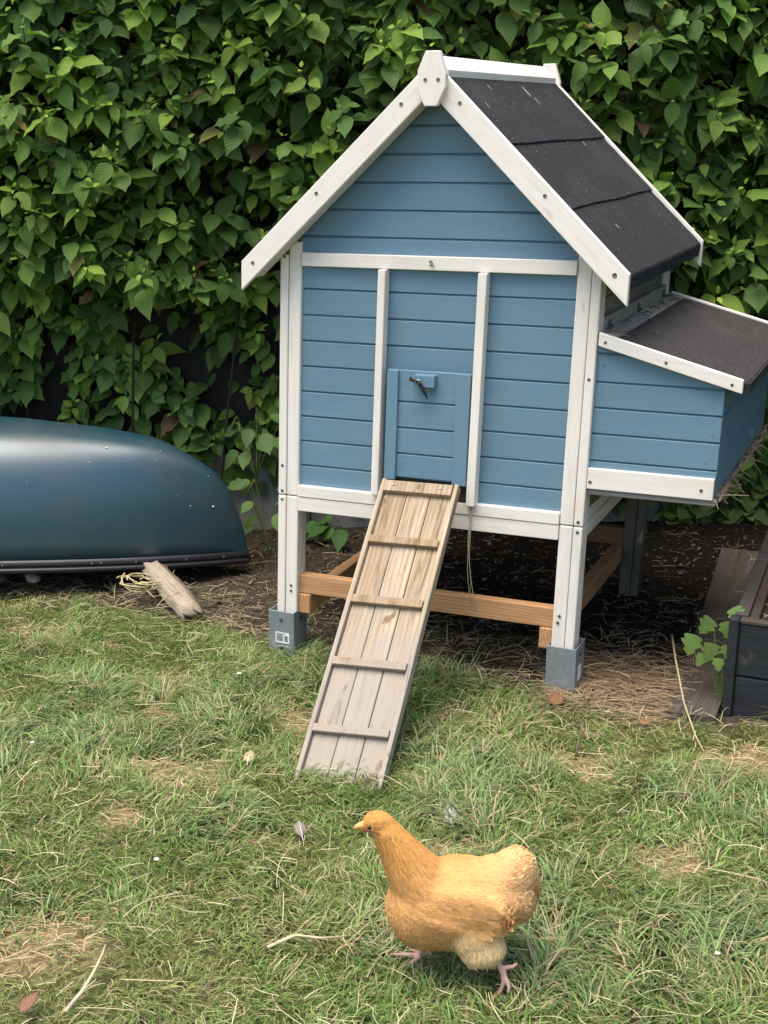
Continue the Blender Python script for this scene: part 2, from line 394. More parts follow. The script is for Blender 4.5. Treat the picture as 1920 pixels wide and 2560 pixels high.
# roof: two boarded panels with felt, barge boards, ridge cap, finials
YB = .9071
def slab(s, e0, e1, t0, t1, y0, y1):      # along the slope: e = distance in x from the ridge, t = depth below roofz (vertical)
    q = [(s * e0, y0, roofz(e0) - t1), (s * e1, y0, roofz(e1) - t1), (s * e1, y1, roofz(e1) - t1), (s * e0, y1, roofz(e0) - t1),
         (s * e0, y0, roofz(e0) - t0), (s * e1, y0, roofz(e1) - t0), (s * e1, y1, roofz(e1) - t0), (s * e0, y1, roofz(e0) - t0)]
    return MB().hexa(q)
for s in (-1, 1):
    rp = slab(s, .004, .515, .0215, .034, YF + .0005, YB - .0185).build('roof_panel', M['under'], coop, 0, True)
    # felt in three overlapping courses with slightly wavy lower edges, turned down at the eave
    rng = random.Random(5 + s); edges = [.012, .205, .365, .527]
    for k in range(3):
        e0, e1 = edges[k] - (.02 if k else 0), edges[k + 1]
        ny, ne = 26, 10; V = []; Fc = []
        top = .0115 if k == 2 else .0115 - .0035 * (2 - k)
        for layer in (0, .0035):
            for a in range(ne + 1):
                for b in range(ny + 1):
                    y = YF + .001 + (YB - .019 - YF - .001) * b / ny
                    e = e0 + (e1 - e0 + (.0009 * math.sin(b * .4 + k * 2) + rng.uniform(-.0006, .0006) if a == ne and k < 2 else 0)) * a / ne
                    lift = .0005 * math.sin(b * 1.7 + a * 2.1 + k) + rng.uniform(-.0004, .0004)
                    th = top + layer + (.0035 * (1 - a / ne) if k else 0)
                    V.append((s * e, y, roofz(e) - th + (lift if layer == 0 else 0)))
        n0 = (ne + 1) * (ny + 1)
        for L in (0, n0):
            Fc += [(L + a * (ny + 1) + b, L + a * (ny + 1) + b + 1, L + (a + 1) * (ny + 1) + b + 1, L + (a + 1) * (ny + 1) + b) for a in range(ne) for b in range(ny)]
        e = ne * (ny + 1)
        Fc += [(e + b, e + b + 1, n0 + e + b + 1, n0 + e + b) for b in range(ny)]
        if k == 2:    # eave turn-down
            m0 = len(V)
            for b in range(ny + 1):
                y = YF + .001 + (YB - .019 - YF - .001) * b / ny; V.append((s * (.529), y, roofz(.527) - .018)); V.append((s * (.527 + rng.uniform(-.002, .001)), y, roofz(.527) - .05 + rng.uniform(-.003, .003)))
            for b in range(ny):
                Fc += [(e + b, e + b + 1, m0 + 2 * b + 2, m0 + 2 * b), (m0 + 2 * b, m0 + 2 * b + 2, m0 + 2 * b + 3, m0 + 2 * b + 1)]
        mb = MB(); mb.v = V; mb.f = Fc; mb.build('roof_felt', M['felt'], coop, 0, True)
    slab(s, .004, .500, .0345, .0765, YF + .0005, -.0008).build('rafter', M['under'], coop, .0015, True)
    # streaks of bird lime and leaf bits stuck on the felt
    if s > 0:
        dp = MB(); rng = random.Random(21)
        def blot(e, y, le, ly):
            n = 7; z = lambda ee: roofz(ee) - .0035
            pts = [(e + le * math.cos(2 * math.pi * k / n) * rng.uniform(.6, 1), y + ly * math.sin(2 * math.pi * k / n) * rng.uniform(.6, 1)) for k in range(n)]
            dp.add([(p, q, z(p)) for p, q in pts] + [(p, q, z(p) - .002) for p, q in pts], [tuple(range(n))] + [(k, (k + 1) % n, n + (k + 1) % n, n + k) for k in range(n)])
        for e, y, le, ly in ((.07, .5, .020, .006), (.095, .52, .012, .003), (.11, .05, .012, .002), (.06, .2, .008, .002), (.22, .6, .008, .002), (.43, .2, .008, .002)): blot(e, y, le, ly)
        for k in range(34): blot(rng.uniform(.05, .51), rng.uniform(-.03, .87), rng.uniform(.0008, .0018), rng.uniform(.0008, .0018))
        dp.build('bird_lime', flat('bird_lime', (.30, .29, .28), .8), coop, 0, True)['kind'] = 'stuff'
def barge(s, y0, y1):
    poly = [(s * .004, roofz(.004)), (s * .5337, roofz(.5337)), (s * .5337, roofz(.5337) - .0785), (s * .004, roofz(.004) - .0785)]
    b = MB().prism(poly, y0, y1).build('barge_board', M['bx'], coop, .002, True); return b
M['bx'] = None
def barge_mat(sgn):
    base = (.74, .68, .60); t = NT('white_wood_slope')
    rot = (0, sgn * math.atan(SL), 0)
    g = t.noise(t.coord((3, 60, 60), rot), 1.6, 5, .65, .4); b = t.noise(t.coord((3, 10, 10), rot), 1.3, 4, .6, .3); k = t.noise(t.coord((6, 15, 15), rot), 1.2, 2)
    col = t.ramp(g, [(.25, tuple(q * .86 for q in base)), (.5, base), (.8, tuple(min(1, q * 1.05) for q in base))])
    col = t.mix(t.ramp(b, [(.55, 0.0), (.8, .3)]), col, (.55, .48, .38)); col = t.mix(t.ramp(k, [(.7, 0.0), (.76, .5)]), col, (.45, .36, .27))
    return t.fin(col, .55, t.bump(g, .25, .0012), .35)
BMAT = {1: barge_mat(1), -1: barge_mat(-1)}
for s in (-1, 1):
    M['bx'] = BMAT[s]
    b = barge(s, YF - .018, YF)
    for e in (.078, .31, .498): screw(b, (s * e, YF - .018, roofz(e) - (.030 if e < .4 else .037)), .005 if not (s > 0 and e > .4) else .006)
    barge(s, YB - .018, YB)
    # ridge cap board on each slope
    slab(s, .0005 if s > 0 else .0145, .038, -.012, .0105, YF + .001, YB - .0185).build('ridge_board', M['wy'], coop, .002, True)
def finial(y0, y1):
    c = .0; hx = .0375
    poly = [(c - .018, 1.672), (c + .018, 1.672), (c + hx, 1.617), (c + hx, 1.587), (c + .0165, 1.542), (c - .0165, 1.542), (c - hx, 1.583), (c - hx, 1.627)]
    poly = [(x + .008, z) for x, z in poly]
    return MB().prism(poly, y0, y1).build('finial', M['wz'], coop, .002, True)
f1 = finial(YF - .037, YF - .0185); finial(YB + .0005, YB + .018)
screw(f1, (-.008, YF - .037, 1.604), .0048); screw(f1, (.026, YF - .037, 1.604), .0048)
# nest box
NY0, NY1 = .0149, .861; NX = .7764
nb = bpy.data.objects.new('nest_box', None); C.objects.link(nb); nb.parent = coop
lidz = lambda x: .9931 - (x - .455) * (.9931 - .8945) / (.8207 - .455)
nrows = [.632, .655, .726, .794, .861, .934, .958]
def nfront(z):
    hi = NX
    zz = lidz(NX) - .025
    if z > zz: hi = max(.456, .455 + (.9931 - .022 - z) / ((.9931 - .8945) / (.8207 - .455)))
    return (W + .0005, min(NX, hi))
plank_wall(nrows, nfront, NY0, .012).build('nest_front', M['blue'], nb, 0, True)
plank_wall(nrows, nfront, NY1, .012, 'x', 0, -1).build('nest_back', M['blue'], nb, 0, True)
plank_wall([.582, .655, .726, .794, .86], lambda z: (NY0 + .001, NY1 - .001), NX, .012, 'y', 0, -1).build('nest_side', M['bluey'], nb, 0, True)
kick = board((W + .0005, NY0 - .011, .5826), (NX - .0015, NY0 + .008, .6377), 'nest_rail', M['wx'], .002, nb)
for x, z in ((.4595, .601), (.745, .606)): screw(kick, (x, NY0 - .011, z), .0045)
for x, z in ((.47, .905), (.468, .83), (.752, .815), (.757, .744), (.468, .695), (.748, .675)): screw(nb, (x, NY0 + .0005, z), .0028)
board((W + .002, NY0 - .004, .566), (NX + .006, NY1 + .01, .5815), 'nest_tray', raw_wood('tray_wood', (.14, .125, .11), (.2, .185, .165), (.27, .25, .22), 'x'), .002, nb)
# lid: trim boards, hinge board, felt
def lidboard(x0, x1, t0, t1, y0, y1, name, mat, bev=.002):
    q = [(x0, y0, lidz(x0) - t1), (x1, y0, lidz(x1) - t1), (x1, y1, lidz(x1) - t1), (x0, y1, lidz(x0) - t1), (x0, y0, lidz(x0) - t0), (x1, y0, lidz(x1) - t0), (x1, y1, lidz(x1) - t0), (x0, y1, lidz(x0) - t0)]
    return MB().hexa(q).build(name, mat, nb, bev, True)
lt = lidboard(W + .006, .8207, 0, .034, -.008, .0055, 'lid_trim', M['wx'])
for x in (.474, .63, .795): screw(lt, (x, -.008, lidz(x) - .02), .0042)
lidboard(W + .006, .8207, 0, .034, .873, .886, 'lid_trim', M['wx'])
dirtyw = white_wood('y', (.27, .24, .20), .5)
lidboard(W + .004, W + .046, .003, .018, .006, .8725, 'hinge_board', dirtyw)
lidboard(W + .0465, .83, .006, .022, .006, .8725, 'lid_felt', M['felt2'], .003)
MB().box((.8305, .008, lidz(.83) - .034), (.835, .871, lidz(.83) - .008)).build('lid_felt_edge', M['felt2'], nb, .001, True)
hbd = board((W - .012 + .0005, .059, .985), (W + .004, D - .059, 1.022), 'hinge_rail', dirtyw, .002, nb)
for y in (.10, .43, .76):
    hg = MB(); hg.box((W + .0045, y - .012, .993), (W + .0065, y + .012, 1.010)); hg.tube([(W + .0085, y - .02, .993), (W + .0085, y + .02, .993)], .0035, 8)
    hg.build('hinge', M['hinge'], nb, 0, True)
# dry leaf and twig bits blown onto the lid
db = MB(); rng = random.Random(9)
for k in range(40):
    x = W + .012 + abs(rng.gauss(0, .045)); y = rng.uniform(.02, .86); a = rng.uniform(0, 6.3); L = rng.uniform(.006, .02)
    z = lidz(x) + .001
    db.tube([(x - L * math.cos(a), y - L * math.sin(a), z), (x, y, z + .004), (x + L * math.cos(a), y + L * math.sin(a), z)], rng.uniform(.0006, .0018), 5)
db.build('leaf_debris', flat('dry_debris', (.13, .10, .07), .9, nz=.5), nb, 0, True)['kind'] = 'stuff'
# straw and twigs poking out along the tray's outer edge
ts = MB(); rng = random.Random(4)
for k in range(110):
    y = rng.uniform(.0, .87); dx = abs(rng.gauss(.0, .018)); a = rng.gauss(0, .6)
    p0 = Vector((NX - .004, y, .584 + rng.uniform(-.003, .012)))
    L = rng.uniform(.012, .05) if rng.random() < .85 else rng.uniform(.05, .10)
    d = Vector((math.cos(a) * .6, math.sin(a), rng.uniform(-.5, .2))).normalized()
    ts.tube([p0, p0 + d * L * .5 + Vector((0, 0, .003)), p0 + d * L], [.0016, .0014, .0008], 4)
for k in range(26):
    y = rng.uniform(-.01, .85); ts.tube([(NX + .004 + rng.uniform(0, .012), y, .585), (NX + .006 + rng.uniform(0, .014), y + .06, .588 + rng.uniform(-.004, .008)), (NX + .004, y + .12, .585)], .003, 5)
ts.build('straw_fringe', flat('old_straw', (.27, .21, .14), .9, nz=.55, nscale=40), nb, 0, True)['kind'] = 'stuff'
MB().box((NX + .0005, .52, .636), (NX + .014, .56, .654)).build('latch', M['bluey'], nb, .001, True)
# underframe of orange softwood
board((-i_ + .0005, .018, .1787), (i_ - .0005, .05, .236), 'cross_beam', M['larch'], .003)
board((-i_ + .0005, D - .05, .1787), (i_ - .0005, D - .018, .236), 'cross_beam', raw_wood('shaded_softwood', (.13, .07, .035), (.18, .10, .05), (.23, .135, .07), 'x'), .003)  # rear beam: same softwood, colour darkened for the shade under the coop
for s in (-1, 1):
    a, b = sorted((s * (i_ - .0008), s * (i_ - .038))); board((a, .012, .119), (b, .98, .1778), 'side_beam', M['larchy'], .003)
# galvanised post shoes
def shoe(cx, y0, zt, zb, sticker):
    s = bpy.data.objects.new('post_shoe', None)
    w2 = .0415; d = .088; th = .0032; mb = MB(); x0, x1 = cx - w2, cx + w2; ya, yb = y0, y0 + d
    mb.box((x0, ya, zb), (x1, ya + th, zt)); mb.box((x0, yb - th, zb), (x1, yb, zt + .001)); mb.box((x0, ya + th, zb), (x0 + th, yb - th, zt)); mb.box((x1 - th, ya + th, zb), (x1, yb - th, zt))
    o = mb.build('post_shoe', M['galv'], coop, .0012, False)
    for zz in (.2, .82):
        h = MB(); n = 12; c = (cx + .0, ya - .0008, zt + (zb - zt) * zz * .86 if zz > .5 else zt - .028)
        h.add([(c[0] + .0062 * math.cos(2 * math.pi * k / n), c[1], c[2] + .0062 * math.sin(2 * math.pi * k / n)) for k in range(n)] + [(c[0] + .0062 * math.cos(2 * math.pi * k / n), c[1] + .001, c[2] + .0062 * math.sin(2 * math.pi * k / n)) for k in range(n)],
              [tuple(range(n))] + [(k, (k + 1) % n, n + (k + 1) % n, n + k) for k in range(n)])
        if sticker: h.build('bolt_hole', M['hole'] if zz > .5 else M['screw'], o)
        h2 = MB(); n = 10; cc = (x1 + .0008, ya + d * .5, c[2])
        h2.add([(cc[0], cc[1] + .0062 * math.cos(2 * math.pi * k / n), cc[2] + .0062 * math.sin(2 * math.pi * k / n)) for k in range(n)] + [(cc[0] - .001, cc[1] + .0062 * math.cos(2 * math.pi * k / n), cc[2] + .0062 * math.sin(2 * math.pi * k / n)) for k in range(n)],
               [tuple(range(n))] + [(k, (k + 1) % n, n + (k + 1) % n, n + k) for k in range(n)])
        h2.build('bolt_hole', M['hole'], o)
    if sticker:
        sx0, sx1, sz0, sz1 = cx - .019, cx + .026, zt - .099, zt - .066
        me = MB().box((sx0, ya - .0010, sz0), (sx1, ya - .0002, sz1)).build('barcode_label', M['sticker'], o)
        bars = MB(); rng = random.Random(3); x = sx0 + .0035
        while x < sx1 - .004:
            ww = rng.choice((.0006, .0009, .0014)); 
            if not (sx0 + .025 < x < sx0 + .030): bars.box((x, ya - .0014, sz0 + .005), (x + ww, ya - .0009, sz1 - .009))
            x += ww + rng.choice((.0007, .001, .0013))
        for k in range(3): bars.box((sx0 + .003, ya - .0014, sz1 - .003 - .0022 * k), (sx0 + .036 - .006 * k, ya - .0009, sz1 - .0022 - .0022 * k))
        bars.build('barcode', M['ink'], o)
    else:
        MB().box((x1 + .0002, ya + .028, zt - .10), (x1 + .001, ya + .056, zt - .06)).build('barcode_label', M['sticker'], o)
    return o
shoe(-.4255, -.0155, .118, -.05, True); shoe(.4245, -.0155, .149, -.02, False)


# ------------------------------------------------------------ ramp
ramp = thing('chicken_ramp', 'weathered wooden ramp with cleats leaning up to the coop door', 'ramp', (.08, -.66, 0))
TL, TR = Vector((-.091, -.034, .561)), Vector((.128, -.034, .569)); BL, BR = Vector((-.026, -.718, -.010)), Vector((.188, -.686, .0))
def rpt(u, t, h=0):
    a = TL.lerp(BL, t); b = TR.lerp(BR, t); p = a.lerp(b, u)
    ax = (BL - TL).normalized(); n = (TR - TL).cross(ax); n.normalize()
    if n.y > 0: n = -n
    return p + n * h
def rbox(u0, u1, t0, t1, h0, h1):
    return MB().hexa([rpt(u0, t1, h0), rpt(u1, t1, h0), rpt(u1, t0, h0), rpt(u0, t0, h0), rpt(u0, t1, h1), rpt(u1, t1, h1), rpt(u1, t0, h1), rpt(u0, t0, h1)])
def ramp_wood(name, fade=True, c=((.30, .235, .165), (.42, .325, .22), (.54, .42, .28)), seed=0):
    t = NT(name); ang = math.atan2(.565, .66)
    v = t.coord((34, 2.4, 34), (ang, 0, R(5)))
    mp = t.n('ShaderNodeVectorMath', operation='ADD'); mp.inputs[1].default_value = (seed * 3.7, seed * 1.3, seed * 2.1); t.l(v, mp.inputs[0]); v = mp.outputs[0]
    g = t.noise(v, 1.2, 6, .7, 1.0)
    wv = t.n('ShaderNodeTexWave', wave_type='BANDS', bands_direction='X'); wv.inputs['Scale'].default_value = .7; wv.inputs['Distortion'].default_value = 6; wv.inputs['Detail'].default_value = 3; wv.inputs['Detail Scale'].default_value = .8
    t.l(v, wv.inputs[0])
    col = t.ramp(g, [(.36, c[0]), (.5, c[1]), (.62, c[2])])
    col = t.mix(t.ramp(wv.outputs['Fac'], [(.55, 0.0), (1, .5)]), col, (.19, .12, .06))
    # greyer weathering towards the foot and along the edges: wear of the board itself
    b = t.noise(t.coord(), 9, 5, .65, .4)
    tc = t.n('ShaderNodeTexCoord'); sp = t.n('ShaderNodeSeparateXYZ'); t.l(tc.outputs['Object'], sp.inputs[0])
    mr = t.n('ShaderNodeMapRange'); mr.inputs[1].default_value = .46; mr.inputs[2].default_value = .12; mr.inputs[3].default_value = -.22; mr.inputs[4].default_value = .30
    t.l(sp.outputs['Z'], mr.inputs[0])
    ad = t.n('ShaderNodeMath', operation='ADD'); t.l(b, ad.inputs[0]); t.l(mr.outputs[0], ad.inputs[1])
    col = t.mix(t.ramp(ad.outputs[0], [(.38, 0.0), (.72, .85)]), col, (.265, .238, .20))
    col = t.mix(t.ramp(g, [(.30, .75), (.42, 0.0)]), col, (.12, .09, .065))
    k = t.noise(t.coord((18, 12, 12)), 1.2, 2, .5)
    col = t.mix(t.ramp(k, [(.69, 0.0), (.745, .75)]), col, (.13, .075, .035))
    return t.fin(col, .85, t.bump(g, .5, .002), .2)
PM = [ramp_wood('ramp_plank_wood', seed=1, c=((.20, .145, .095), (.29, .215, .14), (.36, .27, .175))), ramp_wood('ramp_plank_wood_yellow', seed=2, c=((.25, .19, .125), (.345, .268, .18), (.42, .335, .23))), ramp_wood('ramp_plank_wood_pink', seed=3, c=((.24, .18, .12), (.32, .245, .165), (.39, .30, .205)))]
edges = [.052, .355, .665, .948]
for k in range(3):
    rbox(edges[k] + .004, edges[k + 1] - .004, .012, 1.0, -.014, 0 + .0008 * (k % 2)).build('plank', PM[k], ramp, .0025)
CM = ramp_wood('ramp_cleat_wood', seed=5, c=((.17, .115, .065), (.25, .175, .10), (.31, .23, .14)))
for k, (a, b) in enumerate(((.008, .047), (.208, .233), (.415, .441), (.620, .645), (.829, .852))):
    c = rbox(.055, .945, a, b, .0012, .017).build('cleat', CM if k else PM[2], ramp, .002)
    if k == 0:
        for u in (.17, .80): 
            s_ = screw(c, rpt(u, .025, .0172), .0048, (0, -.64, .76), False)
SM_ = ramp_wood('ramp_rail_wood', seed=7, c=((.25, .20, .14), (.34, .275, .195), (.41, .34, .25)))
for u0, u1 in ((-.004, .050), (.950, 1.006)):
    rbox(u0, u1, 0, 1.005, -.014, .012).build('side_rail', SM_, ramp, .002)

# ------------------------------------------------------------ fence, hedge
UX = Vector((.918, .396, 0)); NX_ = Vector((.396, -.918, 0))     # along the hedge / towards the lawn
FA = Vector((-1.06, 1.12, 0))
def hp(s, n, z): return FA + UX * s + NX_ * n + Vector((0, 0, z))
fence = thing('garden_fence', 'dark timber fence with pale concrete gravel board behind the hedge', 'fence', hp(.8, 0, 0))
def fbox(s0, s1, n0, n1, z0, z1): return MB().hexa([hp(s0, n1, z0), hp(s1, n1, z0), hp(s1, n0, z0), hp(s0, n0, z0), hp(s0, n1, z1), hp(s1, n1, z1), hp(s1, n0, z1), hp(s0, n0, z1)])
M['fence'] = raw_wood('dark_fence_wood', (.012, .010, .008), (.02, .016, .012), (.03, .024, .018), 'z')
M['conc'] = flat('old_concrete', (.30, .285, .26), .9, nz=.35, nscale=14, bump=.4)
for k in range(5):
    s0 = -3.2 + 1.9 * k
    fbox(s0 + .06, s0 + 1.9 - .06, -.03, .02, -.05, .26).build('gravel_board', M['conc'], fence, .004)
    mb = MB(); q = s0 + .05
    while q < s0 + 1.84:
        b = fbox(q, min(q + .1168, s0 + 1.85), -.02 - .002 * (int(q * 100) % 2), -.005, .262, 2.25); mb.add(b.v, b.f); q += .117
    mb.build('fence_panel', M['fence'], fence)
    fbox(s0 - .05, s0 + .05, -.06, .04, -.1, 2.3).build('fence_post', M['conc'], fence, .004)

def instance(T, faces, O, A, B, Cc, S):
    """T (n,3) template; per item axes A (x), B (y), Cc (z), scale S"""
    V = O[:, None, :] + S[:, None, None] * (T[None, :, 0:1] * A[:, None, :] + T[None, :, 1:2] * B[:, None, :] + T[None, :, 2:3] * Cc[:, None, :])
    n = len(T); N = len(O)
    out = [(np.asarray(f)[None] + (np.arange(N) * n)[:, None, None]).reshape(-1, np.asarray(f).shape[1]) for f in faces]
    return V.reshape(-1, 3), out
def leaf_template(outline, fold=.16, droop=.22, teeth=0):
    """x across, y along, z up. outline: list of (t, half width)"""
    V = []; U = []
    for i, (t, h) in enumerate(outline):
        hh = h * (1 + (teeth if i % 2 else -teeth))
        z = -droop * t * t
        for s, zz in ((-1, 1.0), (-.5, .42), (0, 0), (.5, .42), (1, 1.0)):
            V.append((s * hh, t, z + fold * hh * zz - (.05 * hh * abs(s))))
            U.append((s * hh * 2, t, 0))
    Fq = []
    for i in range(len(outline) - 1):
        for k in range(4): Fq.append((i * 5 + k, i * 5 + k + 1, i * 5 + 6 + k, i * 5 + 5 + k))
    return np.array(V), np.array(U), [np.array(Fq)]
DOG = leaf_template([(0, .012), (.06, .14), (.18, .27), (.34, .335), (.52, .315), (.68, .245), (.82, .125), (.91, .05), (1, .004)])
VIB = leaf_template([(0, .012), (.05, .2), (.14, .33), (.24, .36), (.34, .42), (.44, .38), (.54, .41), (.64, .33), (.74, .31), (.84, .19), (.92, .12), (1, .006)], .12, .2, .07)
def leaf_mat(name):
    t = NT(name)
    ca = t.n('ShaderNodeVertexColor'); ca.layer_name = 'Col'
    at = t.n('ShaderNodeAttribute', attribute_name='lf'); sp = t.n('ShaderNodeSeparateXYZ'); t.l(at.outputs['Vector'], sp.inputs[0])
    ab = t.n('ShaderNodeMath', operation='ABSOLUTE'); t.l(sp.outputs[0], ab.inputs[0])
    m1 = t.n('ShaderNodeMath', operation='MULTIPLY_ADD'); t.l(ab.outputs[0], m1.inputs[0]); m1.inputs[1].default_value = -.62; t.l(sp.outputs[1], m1.inputs[2])
    m2 = t.n('ShaderNodeMath', operation='MULTIPLY'); t.l(m1.outputs[0], m2.inputs[0]); m2.inputs[1].default_value = 46
    sn = t.n('ShaderNodeMath', operation='SINE'); t.l(m2.outputs[0], sn.inputs[0])
    vein = t.n('ShaderNodeMapRange'); vein.inputs[1].default_value = .75; vein.inputs[2].default_value = 1; t.l(sn.outputs[0], vein.inputs[0])
    mid = t.n('ShaderNodeMapRange'); mid.inputs[1].default_value = .035; mid.inputs[2].default_value = .0; t.l(ab.outputs[0], mid.inputs[0])
    mx = t.n('ShaderNodeMath', operation='MAXIMUM'); t.l(vein.outputs[0], mx.inputs[0]); t.l(mid.outputs[0], mx.inputs[1])
    ml = t.n('ShaderNodeMath', operation='MULTIPLY'); t.l(mx.outputs[0], ml.inputs[0]); ml.inputs[1].default_value = .28
    lit = t.mix(1.0, ca.outputs[0], (1.35, 1.35, 1.2), 'MULTIPLY')
    nz = t.noise(t.coord(), 35, 4, .6)
    base = t.mix(t.ramp(nz, [(.35, 0.0), (.7, .28)]), ca.outputs[0], t.mix(1.0, ca.outputs[0], (1.25, 1.05, .7), 'MULTIPLY'))
    col = t.mix(ml.outputs[0], base, lit)
    inv = t.n('ShaderNodeMath', operation='MULTIPLY'); t.l(sn.outputs[0], inv.inputs[0]); inv.inputs[1].default_value = -1
    bp = t.bump(inv.outputs[0], .35, .0012)
    t.fin(col, .5, bp, .22)
    tr = t.n('ShaderNodeBsdfTranslucent'); t.l(t.mix(1.0, col, (1.1, 1.25, .55), 'MULTIPLY'), tr.inputs[0])
    ms = t.n('ShaderNodeMixShader'); ms.inputs[0].default_value = .34
    t.l(t.b.outputs[0], ms.inputs[1]); t.l(tr.outputs[0], ms.inputs[2]); t.l(ms.outputs[0], t.out.inputs[0]); return t.m
M['leaf'] = leaf_mat('leaf_green')
def leaf_obj(name, parent, T, O, along, normal, S, cols, mat):
    """T is one leaf shape or a list of shapes that the leaves take at random"""
    Ts = T if isinstance(T, list) else [T]; pick = np.random.default_rng(len(O)).integers(0, len(Ts), len(O))
    B = nrm(along); A = nrm(np.cross(B, normal)); Cc = np.cross(A, B); off = 0; VV, FF, CC, EE = [], [], [], []
    for k, t_ in enumerate(Ts):
        m = pick == k; V, Fs = instance(t_[0], t_[2], O[m], A[m], B[m], Cc[m], S[m]); n = len(t_[0])
        VV.append(V); FF.append(Fs[0] + off); CC.append(np.repeat(cols[m], n, 0)); EE.append(np.tile(t_[1], (int(m.sum()), 1))); off += len(V)
    me = fast_mesh(name, np.concatenate(VV), [np.concatenate(FF)], np.concatenate(CC), np.concatenate(EE))
    return link_mesh(name, me, mat, parent)
def bent(T, sway=0, curl=0, wave=0, wid=1.0, bite=None):
    """a variant of a leaf: swayed sideways, one side curled, margin waved, narrower or wider, a bitten margin"""
    V = T[0].copy(); x, y = V[:, 0].copy(), V[:, 1].copy()
    V[:, 0] = x * wid + sway * y * y; V[:, 2] += curl * np.maximum(x, 0) ** 1.5 * 2 + wave * np.sin(y * 17 + (x > 0) * 2) * np.abs(x) * 2.2 - .1 * abs(sway) * y
    if bite: k = (x * bite[0] > .1) & (np.abs(y - bite[1]) < .13); V[k, 0] *= .45
    return (V, T[1], T[2])
DOGS = [DOG, bent(DOG, .14, .15, .03), bent(DOG, -.16, -.2, .05, .9), bent(DOG, .05, .5, .04, .95), bent(DOG, -.05, -.55, .07, 1.08), bent(DOG, .1, .1, .09, .82), bent(DOG, 0, .2, .05, 1.0, (1, .45)), leaf_template([(0, .012), (.06, .14), (.18, .27), (.34, .335), (.52, .315), (.68, .245), (.82, .125), (.91, .05), (1, .004)], .30, .45)]
VIBS = [VIB, bent(VIB, .12, .2, .04), bent(VIB, -.12, -.25, .05, .92), bent(VIB, 0, .45, .06, 1.05), bent(VIB, .05, -.2, .05, 1, (-1, .5)), bent(DOG, .05, .2, .05, 1.25)]
rg = np.random.default_rng(11)
U3 = np.array(UX); N3 = np.array(NX_); A3 = np.array(FA)
def bulge(s, z):      # how far the leafy face stands out from the fence
    b = .30 + .20 * (fbm(s, z, 1.3, 50) - .5) + .26 * (fbm(s, z, 3.4, 60) - .5)
    b = b + .10 * sstep(.8, 1.15, z) - .36 * (1 - sstep(.42, .95, z)) - .05
    hollow = np.exp(-((s - .30) / .5) ** 2 - ((z - .72) / .32) ** 2)       # hollow left of the coop near the ground
    b = b - .30 * hollow
    return b
def shoots(n, s_lo, s_hi, z_lo, z_hi, seed, T, size, palette, young_p, stems):
    r = np.random.default_rng(seed)
    s = r.uniform(s_lo, s_hi, n); z = z_lo + (z_hi - z_lo) * r.random(n) ** .95
    low = (z < .62 + .28 * fbm(s, z, 3, 66)) & (s < 1.25) & (r.random(n) < .72); s, z = s[~low], z[~low]; n = len(s)
    depth = np.abs(r.normal(0, 1, n)) * .075; front = r.random(n) < .16; depth = np.where(front, -r.uniform(.0, .07, n), depth)
    nn = np.maximum(bulge(s, z) - depth, .04)
    young = (r.random(n) < young_p) & (depth < .03)
    clump = vnoise(s, z, 2.3, 70)
    Ls, As, Ns, Ss, Cs = [], [], [], [], []
    for i in range(n):
        p = A3 + U3 * s[i] + N3 * nn[i] + np.array([0, 0, z[i]])
        d = N3 * r.uniform(.35, 1.0) + np.array([0, 0, 1]) * r.uniform(.1, .95) + U3 * r.normal(0, .45); d /= np.linalg.norm(d)
        L = r.uniform(.05, .13); side0 = np.cross(d, [0, 0, 1]) + .01; side0 /= np.linalg.norm(side0); up0 = np.cross(side0, d)
        rot = r.uniform(0, 3.14); pairs = r.integers(2, 4)
        base = palette[r.integers(len(palette))] * r.uniform(.75, 1.25)
        if young[i]: base = np.array([.22, .33, .055]) * r.uniform(.7, 1.2)
        elif clump[i] > .6: base = base * 1.15
        if stems is not None and i % 2 == 0: stems.tube([p - d * .10, p, p + d * L], [.0028, .002, .0012], 5, False)
        for k in range(pairs + 1):
            f = k / pairs; q = p + d * L * f
            a = rot + 1.5708 * k + r.normal(0, .2)
            last = k == pairs
            for sg in (-1, 1):
                out = side0 * math.cos(a) * sg + up0 * math.sin(a) * sg
                droop = r.uniform(.15, .95) if not last else r.uniform(-.9, .2)
                al = out * 1.0 + N3 * .35 + np.array([0, 0, -droop]) + d * (.25 if not last else .5) + r.normal(0, .12, 3)
                nm = N3 * r.uniform(.25, .8) + np.array([0, 0, 1.0]) + r.normal(0, .22, 3)
                sz = size * r.uniform(.62, 1.38) * (1 - .30 * f) * (.42 if last else 1) * (.8 if young[i] else 1)
                Ls.append(q + out * .006); As.append(al); Ns.append(nm); Ss.append(sz)
                cc = base * (1 + .35 * f * (.7 if not young[i] else .35)) * r.uniform(.85, 1.15)
                if last: cc = cc * np.array([1.35, 1.3, 1.1])
                if r.random() < .02: cc = np.array([[.22, .17, .06], [.26, .25, .07], [.15, .09, .05]])[r.integers(3)]
                Cs.append(cc)
    return np.array(Ls), np.array(As), np.array(Ns), np.array(Ss), np.array(Cs)
GREENS = [np.array(c) * np.array([2.35, 1.98, 1.45]) for c in ((.045, .092, .026), (.036, .078, .026), (.055, .112, .028), (.030, .066, .022), (.072, .13, .032))]
VGRE = [np.array(c) * np.array([1.85, 1.66, 1.35]) for c in ((.060, .105, .036), (.072, .125, .038), (.085, .135, .040), (.05, .09, .034), (.10, .13, .042))]
hedge = thing('dogwood_hedge', 'tall dense hedge of pointed green dogwood leaves behind canoe and coop', 'hedge', hp(.3, .2, 0))
stm = MB()
d1 = shoots(2700, -1.9, 2.45, .22, 2.85, 1, DOG, .090, GREENS, .17, stm)
